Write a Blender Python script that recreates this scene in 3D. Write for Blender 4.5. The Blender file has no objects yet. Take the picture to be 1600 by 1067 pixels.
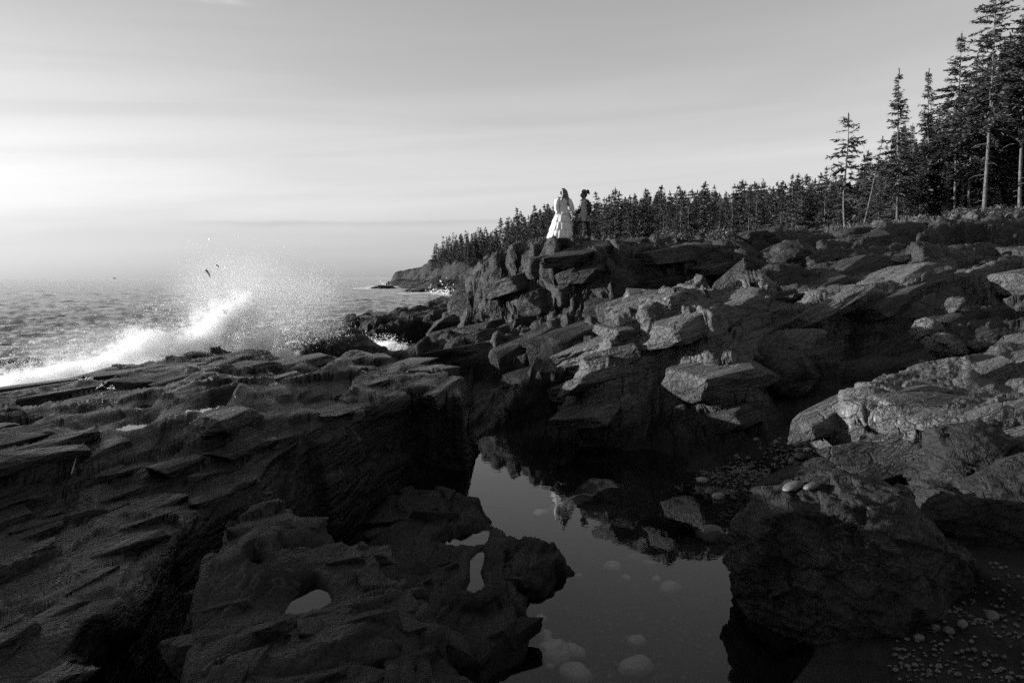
import bpy, bmesh, math, random
import numpy as np
from mathutils import Vector, Matrix
random.seed(7)
RNG = np.random.default_rng(11)
C = bpy.context.scene.collection
sc = bpy.context.scene
R = math.radians

# ------------------------------------------------------------------ camera, sky, sun, exposure
CAM_H, FPX, PITCH = 2.75, 1244.0, math.atan(101.0 / 1244.0)
cam_d = bpy.data.cameras.new('camera'); cam = bpy.data.objects.new('camera', cam_d); C.objects.link(cam)
cam_d.sensor_width = 36.0; cam_d.lens = FPX * 36.0 / 1600.0
cam_d.clip_start = 0.05; cam_d.clip_end = 60000
cam.location = (0, 0, CAM_H)
cam.rotation_euler = (Matrix.Rotation(math.pi / 2 - PITCH, 3, 'X') @ Matrix.Rotation(R(-0.25), 3, 'Z')).to_euler()
sc.camera = cam

SUN_AZ, SUN_EL = R(-85), R(9.0)             # azimuth from the view axis (+Y), towards the sea on the left
SUN_DIR = Vector((math.sin(SUN_AZ) * math.cos(SUN_EL), math.cos(SUN_AZ) * math.cos(SUN_EL), math.sin(SUN_EL)))
w = bpy.data.worlds.new('World'); sc.world = w; w.use_nodes = True
nt = w.node_tree; nt.nodes.clear()
def N(t, typ, **kw):
    n = t.nodes.new(typ)
    for k, v in kw.items():
        if hasattr(n, k) and k not in ('inputs',): setattr(n, k, v)
    return n
def L(t, a, b): t.links.new(a, b)
def math_node(t, op, a, b=None, clamp=False):
    n = t.nodes.new('ShaderNodeMath'); n.operation = op; n.use_clamp = clamp
    for i, v in enumerate((a, b)):
        if v is None: continue
        if isinstance(v, (int, float)): n.inputs[i].default_value = v
        else: L(t, v, n.inputs[i])
    return n.outputs[0]
def ramp(t, fac, stops, interp='LINEAR'):
    n = t.nodes.new('ShaderNodeValToRGB'); n.color_ramp.interpolation = interp
    e = n.color_ramp.elements
    while len(e) < len(stops): e.new(0.5)
    for i, (p, c) in enumerate(stops):
        e[i].position = p; e[i].color = (c, c, c, 1) if isinstance(c, (int, float)) else (*c, 1)
    L(t, fac, n.inputs[0]); return n.outputs[0]
sky = N(nt, 'ShaderNodeTexSky'); sky.sky_type = 'NISHITA'; sky.sun_disc = False
sky.sun_elevation = SUN_EL; sky.sun_rotation = SUN_AZ; sky.air_density = 1.0; sky.dust_density = 0.7; sky.ozone_density = 1.0
bw = N(nt, 'ShaderNodeRGBToBW'); L(nt, sky.outputs[0], bw.inputs[0])
SKY_G, SKY_M = 0.80, 0.90
tone = math_node(nt, 'MULTIPLY', math_node(nt, 'POWER', bw.outputs[0], SKY_G), SKY_M)
tc = N(nt, 'ShaderNodeTexCoord')
# thin streaks of high cloud: noise stretched along the horizon
sep = N(nt, 'ShaderNodeSeparateXYZ'); L(nt, tc.outputs['Generated'], sep.inputs[0])
elev = math_node(nt, 'ARCSINE', sep.outputs[2])
azim = math_node(nt, 'ARCTAN2', sep.outputs[0], sep.outputs[1])
cmb = N(nt, 'ShaderNodeCombineXYZ')
L(nt, math_node(nt, 'MULTIPLY', azim, 1.6), cmb.inputs[0])
L(nt, math_node(nt, 'ADD', math_node(nt, 'MULTIPLY', elev, 22.0), math_node(nt, 'MULTIPLY', azim, -1.1)), cmb.inputs[1])
nz = N(nt, 'ShaderNodeTexNoise'); nz.inputs['Scale'].default_value = 1.0; nz.inputs['Detail'].default_value = 7; nz.inputs['Distortion'].default_value = .5
L(nt, cmb.outputs[0], nz.inputs['Vector'])
band = ramp(nt, math_node(nt, 'MULTIPLY', elev, 1.0), [(0.0, 0.35), (0.03, .5), (0.09, 1), (0.20, 0.9), (0.30, .25), (0.36, .1)])
cl = ramp(nt, nz.outputs[0], [(0.38, 0), (0.72, 1)])
cmul = math_node(nt, 'ADD', math_node(nt, 'MULTIPLY', math_node(nt, 'MULTIPLY', cl, band), 0.16), 0.96)
hz = ramp(nt, elev, [(0.0, 0.93), (0.026, 0.89), (0.050, .89), (0.074, 1.0), (0.1, 1.11), (0.15, 1.16), (0.36, 1.08)], "LINEAR")
nz2 = N(nt, 'ShaderNodeTexNoise'); nz2.inputs['Scale'].default_value = 9.0; nz2.inputs['Detail'].default_value = 8; nz2.inputs['Roughness'].default_value = .65
cmb2 = N(nt, 'ShaderNodeCombineXYZ'); L(nt, math_node(nt, 'MULTIPLY', azim, 1.0), cmb2.inputs[0]); L(nt, math_node(nt, 'MULTIPLY', elev, 5.0), cmb2.inputs[1]); L(nt, cmb2.outputs[0], nz2.inputs['Vector'])
wisp = math_node(nt, 'MULTIPLY', ramp(nt, elev, [(.300, 0), (.312, 1), (.316, 1), (.330, 0)], 'EASE'), ramp(nt, nz2.outputs[0], [(.45, 0), (.7, 1)]))
wisp = math_node(nt, 'MULTIPLY', wisp, ramp(nt, math_node(nt, 'ADD', azim, 1.0), [(.40, 0), (.5, 1), (.66, 1), (.74, 0)], 'EASE'))
hz = math_node(nt, 'ADD', hz, math_node(nt, 'MULTIPLY', wisp, .6))
lay = math_node(nt, 'ADD', elev, math_node(nt, 'ADD', math_node(nt, 'MULTIPLY', azim, -.012), math_node(nt, 'MULTIPLY', nz2.outputs[0], .012)))
lay = math_node(nt, 'MULTIPLY', ramp(nt, lay, [(.068, 0), (.074, 1), (.079, 0)], 'EASE'), ramp(nt, math_node(nt, 'ADD', azim, 1.0), [(.55, 0), (.72, 1), (1.0, .8), (1.1, 0)], 'EASE'))
hz = math_node(nt, 'MULTIPLY', hz, math_node(nt, 'SUBTRACT', 1.0, math_node(nt, 'MULTIPLY', lay, .14)))
outv = math_node(nt, 'MULTIPLY', math_node(nt, 'MULTIPLY', tone, cmul), hz)
bg = N(nt, 'ShaderNodeBackground'); bg.inputs['Strength'].default_value = 0.122
L(nt, outv, bg.inputs['Color'])
wo = N(nt, 'ShaderNodeOutputWorld'); L(nt, bg.outputs[0], wo.inputs['Surface'])

sd = bpy.data.lights.new('sun', 'SUN'); sun = bpy.data.objects.new('sun', sd); C.objects.link(sun)
sd.energy = 5.0; sd.angle = R(0.6); sd.color = (1, 1, 1)
sun.rotation_euler = SUN_DIR.to_track_quat('Z', 'Y').to_euler()
sc.view_settings.view_transform = 'Standard'; sc.view_settings.look = 'None'
sc.view_settings.exposure = 1.2; sc.view_settings.gamma = 1.0; sc.view_settings.use_curve_mapping = False
cy = sc.cycles if hasattr(sc, 'cycles') else None
sc.render.engine = 'CYCLES'
cy = sc.cycles
cy.max_bounces = 6; cy.diffuse_bounces = 2; cy.glossy_bounces = 3; cy.transmission_bounces = 4; cy.transparent_max_bounces = 8
cy.volume_bounces = 3; cy.volume_step_rate = 2.5; cy.volume_max_steps = 128; cy.use_denoising = False; cy.caustics_reflective = False; cy.caustics_refractive = False
cy.sample_clamp_indirect = 3.0; cy.use_adaptive_sampling = True; cy.adaptive_threshold = 0.02; cy.adaptive_min_samples = 24

# ------------------------------------------------------------------ projection helpers: photograph pixel -> point in the place
cp, sp = math.cos(PITCH), math.sin(PITCH)
def ray(px, py):
    u = (px - 800) / FPX; v = (533.5 - py) / FPX
    return np.array([u, cp + v * sp, -sp + v * cp])
def P(px, py, D):                       # at depth D along the view axis
    d = ray(px, py); t = D / d[1]; return (d[0] * t, D, CAM_H + d[2] * t)
def Z(px, py, z):                       # at height z
    d = ray(px, py); t = (z - CAM_H) / d[2]; return (d[0] * t, d[1] * t, z)

# ------------------------------------------------------------------ numpy noise
def _h(ix, iy, iz, seed):
    n = ix.astype(np.uint32) * np.uint32(374761393) + iy.astype(np.uint32) * np.uint32(668265263) + iz.astype(np.uint32) * np.uint32(2246822519) + np.uint32((seed * 3266489917) & 0xffffffff)
    n = (n ^ (n >> np.uint32(13))) * np.uint32(1274126177); n = (n ^ (n >> np.uint32(15))) * np.uint32(2654435761)
    return n ^ (n >> np.uint32(16))
def perlin(x, y, z, seed=0):
    x = np.asarray(x, np.float32); y = np.asarray(y, np.float32); z = np.asarray(z, np.float32)
    ix, iy, iz = np.floor(x), np.floor(y), np.floor(z)
    fx, fy, fz = x - ix, y - iy, z - iz
    ix, iy, iz = ix.astype(np.int32), iy.astype(np.int32), iz.astype(np.int32)
    f = lambda t: t * t * t * (t * (t * 6 - 15) + 10)
    u, v, s = f(fx), f(fy), f(fz); r = 0
    for a in (0, 1):
        for b in (0, 1):
            for c in (0, 1):
                n = _h(ix + a, iy + b, iz + c, seed)
                g = ((n & np.uint32(1023)).astype(np.float32) / 511.5 - 1) * (fx - a) + (((n >> np.uint32(10)) & np.uint32(1023)).astype(np.float32) / 511.5 - 1) * (fy - b) + (((n >> np.uint32(20)) & np.uint32(1023)).astype(np.float32) / 511.5 - 1) * (fz - c)
                r = r + (u if a else 1 - u) * (v if b else 1 - v) * (s if c else 1 - s) * g
    return r
def perlin2(x, y, seed=0):
    x = np.asarray(x, np.float32); y = np.asarray(y, np.float32)
    ix, iy = np.floor(x), np.floor(y); fx, fy = x - ix, y - iy
    ix, iy = ix.astype(np.int32), iy.astype(np.int32); z0 = np.zeros_like(ix)
    f = lambda t: t * t * t * (t * (t * 6 - 15) + 10)
    u, v = f(fx), f(fy); r = 0
    for a in (0, 1):
        for b in (0, 1):
            n = _h(ix + a, iy + b, z0, seed)
            g = ((n & np.uint32(1023)).astype(np.float32) / 511.5 - 1) * (fx - a) + (((n >> np.uint32(10)) & np.uint32(1023)).astype(np.float32) / 511.5 - 1) * (fy - b)
            r = r + (u if a else 1 - u) * (v if b else 1 - v) * g
    return r * 1.3
def fbm2(x, y, o=4, seed=0, gain=.5):
    r, a, k = 0, 1.0, 1.0
    for i in range(o):
        r = r + a * perlin2(x * k + i * 17.3, y * k - i * 9.1, seed + i); a *= gain; k *= 2.03
    return r
def fbm3(x, y, z, o=4, seed=0, gain=.5):
    r, a, k = 0, 1.0, 1.0
    for i in range(o):
        r = r + a * perlin(x * k + i * 7.7, y * k, z * k - i * 3.1, seed + i); a *= gain; k *= 2.03
    return r
def cells(x, y, z, seed=0):
    """Broken-stone facets: each cell gets its own offset and tilt."""
    x = np.asarray(x, np.float32); y = np.asarray(y, np.float32); z = np.asarray(z, np.float32)
    ix, iy, iz = np.floor(x).astype(np.int32), np.floor(y).astype(np.int32), np.floor(z).astype(np.int32)
    best = np.full(x.shape, 9e9, np.float32); sec = best.copy(); res = np.zeros(x.shape, np.float32)
    for a in (-1, 0, 1):
        for b in (-1, 0, 1):
            for c in (-1, 0, 1):
                n = _h(ix + a, iy + b, iz + c, seed)
                dx = ix + a + (n & np.uint32(1023)).astype(np.float32) / 1023 - x
                dy = iy + b + ((n >> np.uint32(10)) & np.uint32(1023)).astype(np.float32) / 1023 - y
                dz = iz + c + ((n >> np.uint32(20)) & np.uint32(1023)).astype(np.float32) / 1023 - z
                d = dx * dx + dy * dy + dz * dz
                m = _h(ix + a, iy + b, iz + c, seed + 77)
                g = lambda s: ((m >> np.uint32(s)) & np.uint32(255)).astype(np.float32) / 127.5 - 1
                val = g(0) * .6 + (g(8) * dx + g(16) * dy + g(24) * dz) * .9
                near = d < best
                sec = np.where(near, best, np.minimum(sec, d))
                res = np.where(near, val, res); best = np.where(near, d, best)
    edge = np.sqrt(sec) - np.sqrt(best)
    return res, edge
def cells2(x, y, seed=0):
    """Joint blocks in plan: three random numbers, a tilt term and the distance to the joint."""
    x = np.asarray(x, np.float32); y = np.asarray(y, np.float32)
    ix, iy = np.floor(x).astype(np.int32), np.floor(y).astype(np.int32); z0 = np.zeros_like(ix)
    best = np.full(x.shape, 9e9, np.float32); sec = best.copy(); r = [np.zeros(x.shape, np.float32) for _ in range(4)]
    for a in (-1, 0, 1):
        for b in (-1, 0, 1):
            n = _h(ix + a, iy + b, z0, seed); m = _h(ix + a, iy + b, z0, seed + 77)
            dx = ix + a + (n & np.uint32(1023)).astype(np.float32) / 1023 - x; dy = iy + b + ((n >> np.uint32(10)) & np.uint32(1023)).astype(np.float32) / 1023 - y
            d = dx * dx + dy * dy; near = d < best
            g = lambda v, s: ((v >> np.uint32(s)) & np.uint32(255)).astype(np.float32) / 127.5 - 1
            vals = (g(m, 0), g(m, 8), g(m, 16), g(m, 24) * dx + g(n, 20) * dy)
            sec = np.where(near, best, np.minimum(sec, d)); best = np.where(near, d, best)
            for q in range(4): r[q] = np.where(near, vals[q], r[q])
    return r[0], r[1], r[2], r[3], np.sqrt(sec) - np.sqrt(best)
def sstep(a, b, t):
    q = np.clip((t - a) / (b - a), 0, 1); return q * q * (3 - 2 * q)

# ------------------------------------------------------------------ materials (the photograph is monochrome, so are the colours)
MATS = {}
def new_mat(name):
    m = bpy.data.materials.new(name); m.use_nodes = True; m.node_tree.nodes.clear(); MATS[name] = m
    t = m.node_tree; o = t.nodes.new('ShaderNodeOutputMaterial'); return m, t, o
def G(v): return (v, v, v, 1)
def tex_noise(t, vec, scale, detail=6, rough=.55, dist=0.0, typ='FBM'):
    n = t.nodes.new('ShaderNodeTexNoise'); n.inputs['Scale'].default_value = scale; n.inputs['Detail'].default_value = detail
    n.inputs['Roughness'].default_value = rough; n.inputs['Distortion'].default_value = dist
    try: n.noise_type = typ
    except Exception: pass
    L(t, vec, n.inputs['Vector']); return n.outputs[0]
def rock_mat(name, lo, hi, rough=(.45, .8), vein=.25, bump=1.0, scale=1.0, tide=None, spec=.4, flake=1.0, strike=-17.5):
    m, t, o = new_mat(name)
    tc = t.nodes.new('ShaderNodeNewGeometry'); vec = tc.outputs['Position']
    mp = t.nodes.new('ShaderNodeMapping'); mp.vector_type = 'TEXTURE'; mp.inputs['Rotation'].default_value = (R(6), R(-16), R(strike)); mp.inputs['Scale'].default_value = (1 / 1.25, 1 / .24, 1 / 2.0)
    L(t, vec, mp.inputs['Vector']); sv = mp.outputs[0]
    big = tex_noise(t, vec, .9 * scale, 2); med = tex_noise(t, sv, 3.2 * scale, 5, .62, .6); fine = tex_noise(t, vec, 26 * scale, 4, .65)
    rid = tex_noise(t, sv, 5.0 * scale, 5, .6, .5, 'RIDGED_MULTIFRACTAL')
    grit = tex_noise(t, vec, 70 * scale, 2, .7)
    blot = math_node(t, 'ADD', math_node(t, 'MULTIPLY', big, .25), math_node(t, 'ADD', math_node(t, 'MULTIPLY', med, .3), math_node(t, 'ADD', math_node(t, 'MULTIPLY', fine, .3), math_node(t, 'MULTIPLY', grit, .25))))
    col = ramp(t, blot, [(.40, lo * .6), (.5, lo + (hi - lo) * .35), (.60, hi)])
    # pale quartz veins
    wv = tex_noise(t, vec, 1.1 * scale, 3, .6, 1.2)
    vline = ramp(t, math_node(t, 'ABSOLUTE', math_node(t, 'SUBTRACT', wv, .5)), [(0.0, 1), (.006, .6), (.014, 0)])
    patch = ramp(t, tex_noise(t, vec, .5 * scale, 2), [(.52, 0), (.66, 1)])
    vfac = math_node(t, 'MULTIPLY', math_node(t, 'MULTIPLY', vline, patch), vein)
    mx = t.nodes.new('ShaderNodeMix'); mx.data_type = 'RGBA'; L(t, vfac, mx.inputs[0]); L(t, col, mx.inputs[6]); mx.inputs[7].default_value = G(min(.5, hi * 3 + .08))
    colour = mx.outputs[2]
    if tide:                            # tide-line algae and wet, its black also painting in cliff shade
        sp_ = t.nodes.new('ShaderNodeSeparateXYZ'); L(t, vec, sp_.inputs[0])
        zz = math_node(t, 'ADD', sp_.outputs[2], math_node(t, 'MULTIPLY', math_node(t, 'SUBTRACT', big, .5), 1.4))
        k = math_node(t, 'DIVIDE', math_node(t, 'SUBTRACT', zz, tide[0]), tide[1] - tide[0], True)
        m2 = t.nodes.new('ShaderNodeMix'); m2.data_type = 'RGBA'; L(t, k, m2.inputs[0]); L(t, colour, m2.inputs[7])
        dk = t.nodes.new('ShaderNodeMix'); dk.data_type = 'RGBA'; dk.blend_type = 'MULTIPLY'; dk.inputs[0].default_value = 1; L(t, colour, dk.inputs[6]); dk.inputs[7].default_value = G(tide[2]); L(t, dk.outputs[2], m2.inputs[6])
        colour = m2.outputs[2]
    b = t.nodes.new('ShaderNodeBsdfPrincipled'); L(t, colour, b.inputs['Base Color'])
    L(t, ramp(t, med, [(.3, rough[0]), (.7, rough[1])]), b.inputs['Roughness']); b.inputs['Specular IOR Level'].default_value = spec
    # joints and flakes: cells drawn out along the bedding, each at its own level, dark in the gaps
    wob = t.nodes.new('ShaderNodeTexNoise'); wob.inputs['Scale'].default_value = 1.4 * scale; wob.inputs['Detail'].default_value = 2; L(t, vec, wob.inputs['Vector'])
    sc_ = t.nodes.new('ShaderNodeVectorMath'); sc_.operation = 'SCALE'; sc_.inputs['Scale'].default_value = .55 / scale; L(t, wob.outputs['Color'], sc_.inputs[0])
    ad_ = t.nodes.new('ShaderNodeVectorMath'); ad_.operation = 'ADD'; L(t, sv, ad_.inputs[0]); L(t, sc_.outputs[0], ad_.inputs[1])
    flakes = None; gaps_ = None
    for vs, hh, gw in ((2.2, .10, .035), (7.0, .04, .05)):
        vo = t.nodes.new('ShaderNodeTexVoronoi'); vo.inputs['Scale'].default_value = vs * scale; L(t, ad_.outputs[0], vo.inputs['Vector'])
        ve = t.nodes.new('ShaderNodeTexVoronoi'); ve.feature = 'DISTANCE_TO_EDGE'; ve.inputs['Scale'].default_value = vs * scale; L(t, ad_.outputs[0], ve.inputs['Vector'])
        sx = t.nodes.new('ShaderNodeSeparateColor'); L(t, vo.outputs['Color'], sx.inputs[0])
        edge = ramp(t, ve.outputs['Distance'], [(0, 0), (gw, 1)])
        h1 = math_node(t, 'MULTIPLY', math_node(t, 'ADD', math_node(t, 'MULTIPLY', sx.outputs[0], .6), math_node(t, 'MULTIPLY', edge, .22)), hh)
        flakes = h1 if flakes is None else math_node(t, 'ADD', flakes, h1); gaps_ = edge if gaps_ is None else math_node(t, 'MULTIPLY', gaps_, math_node(t, 'ADD', math_node(t, 'MULTIPLY', edge, .6), .4))
    hsum = math_node(t, 'ADD', math_node(t, 'MULTIPLY', flakes, flake), math_node(t, 'ADD', math_node(t, 'MULTIPLY', grit, .003), math_node(t, 'ADD', math_node(t, 'MULTIPLY', rid, .035), math_node(t, 'ADD', math_node(t, 'MULTIPLY', med, .10), math_node(t, 'MULTIPLY', fine, .022)))))
    gm = t.nodes.new('ShaderNodeMix'); gm.data_type = 'RGBA'; gm.blend_type = 'MULTIPLY'; L(t, colour, gm.inputs[6]); gm.inputs[0].default_value = .22 * min(1, flake); L(t, gaps_, gm.inputs[7]); L(t, gm.outputs[2], b.inputs['Base Color'])
    bp = t.nodes.new('ShaderNodeBump'); bp.inputs['Strength'].default_value = bump; bp.inputs['Distance'].default_value = 1.1 / scale
    L(t, hsum, bp.inputs['Height']); L(t, bp.outputs[0], b.inputs['Normal'])
    L(t, b.outputs[0], o.inputs['Surface']); return m
rock_mat('shelf_rock', 0.002, 0.010, (.16, .46), .4, 1.0, tide=(.4, 1.0, .3), spec=.22, flake=.35)  # low band darkened for algae and for the shade on its cliff
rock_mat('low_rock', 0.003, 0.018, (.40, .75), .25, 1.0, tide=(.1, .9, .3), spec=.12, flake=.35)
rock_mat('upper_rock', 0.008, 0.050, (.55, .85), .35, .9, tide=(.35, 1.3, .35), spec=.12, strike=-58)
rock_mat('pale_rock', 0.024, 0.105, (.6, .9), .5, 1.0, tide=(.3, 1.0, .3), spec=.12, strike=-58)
rock_mat('boulder_rock', 0.005, 0.026, (.5, .85), .3, .9, scale=1.6, spec=.12)
rock_mat('far_rock', 0.004, 0.014, (.6, .9), 0, .8, scale=.12, spec=.3)
rock_mat('bed_rock', 0.004, 0.016, (.5, .8), 0, .6, scale=2.0, spec=.1, flake=.5)
rock_mat('pebble', 0.018, 0.075, (.45, .7), .2, .35, scale=4.0, spec=.4, flake=0)
rock_mat('pool_stone', .16, .34, (.5, .7), .1, .3, scale=4.0, spec=.3, flake=0)
rock_mat('pale_pebble', 0.09, 0.18, (.5, .7), .1, .3, scale=4.0, spec=.4, flake=0)
def plain(name, v, rough=.7, spec=.3, var=.3, scale=8.0, bump=0.0, trans=0.0):
    m, t, o = new_mat(name); tc = t.nodes.new('ShaderNodeTexCoord')
    n = tex_noise(t, tc.outputs['Object'], scale, 6)
    b = t.nodes.new('ShaderNodeBsdfPrincipled'); L(t, ramp(t, n, [(.3, v * (1 - var)), (.7, v * (1 + var))]), b.inputs['Base Color'])
    b.inputs['Roughness'].default_value = rough; b.inputs['Specular IOR Level'].default_value = spec
    if bump:
        bp = t.nodes.new('ShaderNodeBump'); bp.inputs['Strength'].default_value = bump; bp.inputs['Distance'].default_value = .05; L(t, n, bp.inputs['Height']); L(t, bp.outputs[0], b.inputs['Normal'])
    if trans:
        tr = t.nodes.new('ShaderNodeBsdfTranslucent'); tr.inputs[0].default_value = G(v); mxs = t.nodes.new('ShaderNodeMixShader'); mxs.inputs[0].default_value = trans
        L(t, b.outputs[0], mxs.inputs[1]); L(t, tr.outputs[0], mxs.inputs[2]); L(t, mxs.outputs[0], o.inputs['Surface'])
    else: L(t, b.outputs[0], o.inputs['Surface'])
    return m
plain('needles', .075, .6, .25, .45, 3.0, trans=.2)
plain('far_needles', .055, .7, .2, .4, .25, trans=.15)
plain('leaf', .07, .6, .25, .4, 5.0, trans=.25)
plain('bark', .075, .85, .2, .6, 6.0, .6)
plain('dead_wood', .24, .8, .2, .3, 6.0, .4)
plain('kelp', .03, .4, .5, .3, 10)
plain('grass', .07, .7, .2, .4, 4, trans=.2)
plain('skin', .22, .5, .4, .08); plain('dark_skin', .06, .5, .4, .1)
plain('hair', .02, .5, .5, .2, 40); plain('brown_hair', .06, .5, .5, .35, 40)
plain('gown', .60, .8, .2, .05, 20, trans=.25)
plain('vest', .22, .8, .2, .1, 20); plain('dark_cloth', .018, .85, .2, .2, 20); plain('shoe', .02, .5, .4)
plain('hull', .3, .5, .4)
plain('foam', .9, .75, .2, .03, 20, trans=.5)
# clear pool water: Fresnel mirror over a see-through sheet
def water(name, bump_scale, bump_d, tint=.8):
    m, t, o = new_mat(name); tc = t.nodes.new('ShaderNodeTexCoord')
    n = tex_noise(t, tc.outputs['Object'], bump_scale, 3)
    bp = t.nodes.new('ShaderNodeBump'); bp.inputs['Strength'].default_value = .5; bp.inputs['Distance'].default_value = bump_d; L(t, n, bp.inputs['Height'])
    gl = t.nodes.new('ShaderNodeBsdfGlossy'); gl.inputs['Roughness'].default_value = .02; gl.inputs['Color'].default_value = G(.95); L(t, bp.outputs[0], gl.inputs['Normal'])
    tr = t.nodes.new('ShaderNodeBsdfTransparent'); tr.inputs[0].default_value = G(tint)
    fr = t.nodes.new('ShaderNodeFresnel'); fr.inputs['IOR'].default_value = 1.333; L(t, bp.outputs[0], fr.inputs['Normal'])
    mx = t.nodes.new('ShaderNodeMixShader'); L(t, fr.outputs[0], mx.inputs[0]); L(t, tr.outputs[0], mx.inputs[1]); L(t, gl.outputs[0], mx.inputs[2]); L(t, mx.outputs[0], o.inputs['Surface']); return m
water('pool_water', 4.0, .0018, .9)
water('puddle_water', 8.0, .002, .8)
# the sea: dark water with a Fresnel sheen, foam where the mesh attribute says so
m, t, o = new_mat('sea_water')
tc = t.nodes.new('ShaderNodeTexCoord'); vec = tc.outputs['Object']
at = t.nodes.new('ShaderNodeAttribute'); at.attribute_name = 'foam'
mp = t.nodes.new('ShaderNodeMapping'); mp.inputs['Rotation'].default_value = (0, 0, R(12)); mp.inputs['Scale'].default_value = (.55, 1, 1); L(t, vec, mp.inputs['Vector'])
n1 = tex_noise(t, mp.outputs[0], 1.1, 6, .6, .4); n2 = tex_noise(t, mp.outputs[0], .16, 4, .55, .3)
b = t.nodes.new('ShaderNodeBsdfPrincipled'); b.inputs['IOR'].default_value = 1.333; b.inputs['Roughness'].default_value = .12
bp = t.nodes.new('ShaderNodeBump'); bp.inputs['Strength'].default_value = .75; bp.inputs['Distance'].default_value = 1.0
L(t, math_node(t, 'ADD', math_node(t, 'MULTIPLY', n1, .30), math_node(t, 'MULTIPLY', n2, 1.1)), bp.inputs['Height']); L(t, bp.outputs[0], b.inputs['Normal'])
fo = tex_noise(t, vec, 1.6, 9, .68, 1.0); fo2 = tex_noise(t, vec, .35, 4, .6, .5)
thr = math_node(t, 'SUBTRACT', math_node(t, 'ADD', math_node(t, 'MULTIPLY', fo, .6), math_node(t, 'MULTIPLY', fo2, .4)), math_node(t, 'SUBTRACT', .72, math_node(t, 'MULTIPLY', at.outputs['Fac'], .42)))
ff = math_node(t, 'MULTIPLY', thr, 9.0, True)
mx = t.nodes.new('ShaderNodeMix'); mx.data_type = 'RGBA'; L(t, ff, mx.inputs[0]); mx.inputs[6].default_value = G(.07); mx.inputs[7].default_value = G(.7); L(t, mx.outputs[2], b.inputs['Base Color'])
L(t, math_node(t, 'ADD', .12, math_node(t, 'MULTIPLY', ff, .6)), b.inputs['Roughness'])
L(t, b.outputs[0], o.inputs['Surface'])
# fine hanging mist
m, t, o = new_mat('mist')
tc = t.nodes.new('ShaderNodeTexCoord')
n = tex_noise(t, tc.outputs['Object'], 1.3, 5, .6, .4)
at = t.nodes.new('ShaderNodeTexCoord')
gr = t.nodes.new('ShaderNodeTexGradient'); gr.gradient_type = 'SPHERICAL'
mpg = t.nodes.new('ShaderNodeMapping'); mpg.vector_type = 'POINT'; L(t, tc.outputs['Generated'], mpg.inputs['Vector']); mpg.inputs['Location'].default_value = (-1, -1, -1); mpg.inputs['Scale'].default_value = (2, 2, 2)
L(t, mpg.outputs[0], gr.inputs[0])
den = math_node(t, 'MULTIPLY', ramp(t, n, [(.35, .1), (.7, 1)]), math_node(t, 'MULTIPLY', gr.outputs[0], .5))
pv = t.nodes.new('ShaderNodeVolumePrincipled'); pv.inputs['Color'].default_value = G(.97); pv.inputs['Anisotropy'].default_value = .2; L(t, den, pv.inputs['Density'])
L(t, pv.outputs[0], o.inputs['Volume'])

m, t, o = new_mat('spray_cloud')
tc = t.nodes.new('ShaderNodeTexCoord')
n = tex_noise(t, tc.outputs['Object'], 2.4, 6, .65, .6)
gr = t.nodes.new('ShaderNodeTexGradient'); gr.gradient_type = 'SPHERICAL'; L(t, tc.outputs['Object'], gr.inputs[0])
den = math_node(t, 'MULTIPLY', math_node(t, 'MAXIMUM', math_node(t, 'ADD', math_node(t, 'MULTIPLY', gr.outputs[0], 1.5), math_node(t, 'SUBTRACT', math_node(t, 'MULTIPLY', n, 2.2), 1.55)), 0.0), 9.0)
pv = t.nodes.new('ShaderNodeVolumePrincipled'); pv.inputs['Color'].default_value = G(.98); pv.inputs['Anisotropy'].default_value = .1; L(t, den, pv.inputs['Density'])
L(t, pv.outputs[0], o.inputs['Volume'])

# ------------------------------------------------------------------ object helpers
def mesh_np(name, V, F, mat, smooth=True, attr=None):
    V = np.asarray(V, np.float32); F = np.asarray(F, np.int32); k = F.shape[1]
    me = bpy.data.meshes.new(name); me.vertices.add(len(V)); me.vertices.foreach_set('co', V.ravel())
    me.loops.add(F.size); me.loops.foreach_set('vertex_index', F.ravel())
    me.polygons.add(len(F)); me.polygons.foreach_set('loop_start', np.arange(0, F.size, k, dtype=np.int32))
    me.polygons.foreach_set('use_smooth', np.full(len(F), smooth, dtype=bool))
    me.update(calc_edges=True)
    if attr is not None:
        for an, av in attr.items():
            a = me.attributes.new(an, 'FLOAT', 'POINT'); a.data.foreach_set('value', np.asarray(av, np.float32))
    if mat: me.materials.append(MATS[mat])
    return me
def obj(name, me, parent=None, loc=(0, 0, 0), rot=(0, 0, 0), scale=(1, 1, 1)):
    o = bpy.data.objects.new(name, me); C.objects.link(o); o.location = loc; o.rotation_euler = rot; o.scale = scale
    if parent: o.parent = parent
    return o
def tag(o, label=None, cat=None, group=None, kind=None):
    if label: o['label'] = label
    if cat: o['category'] = cat
    if group: o['group'] = group
    if kind: o['kind'] = kind
    return o
def empty(name, loc, rot=(0, 0, 0), scale=(1, 1, 1)): return obj(name, None, None, loc, rot, scale)

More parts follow.
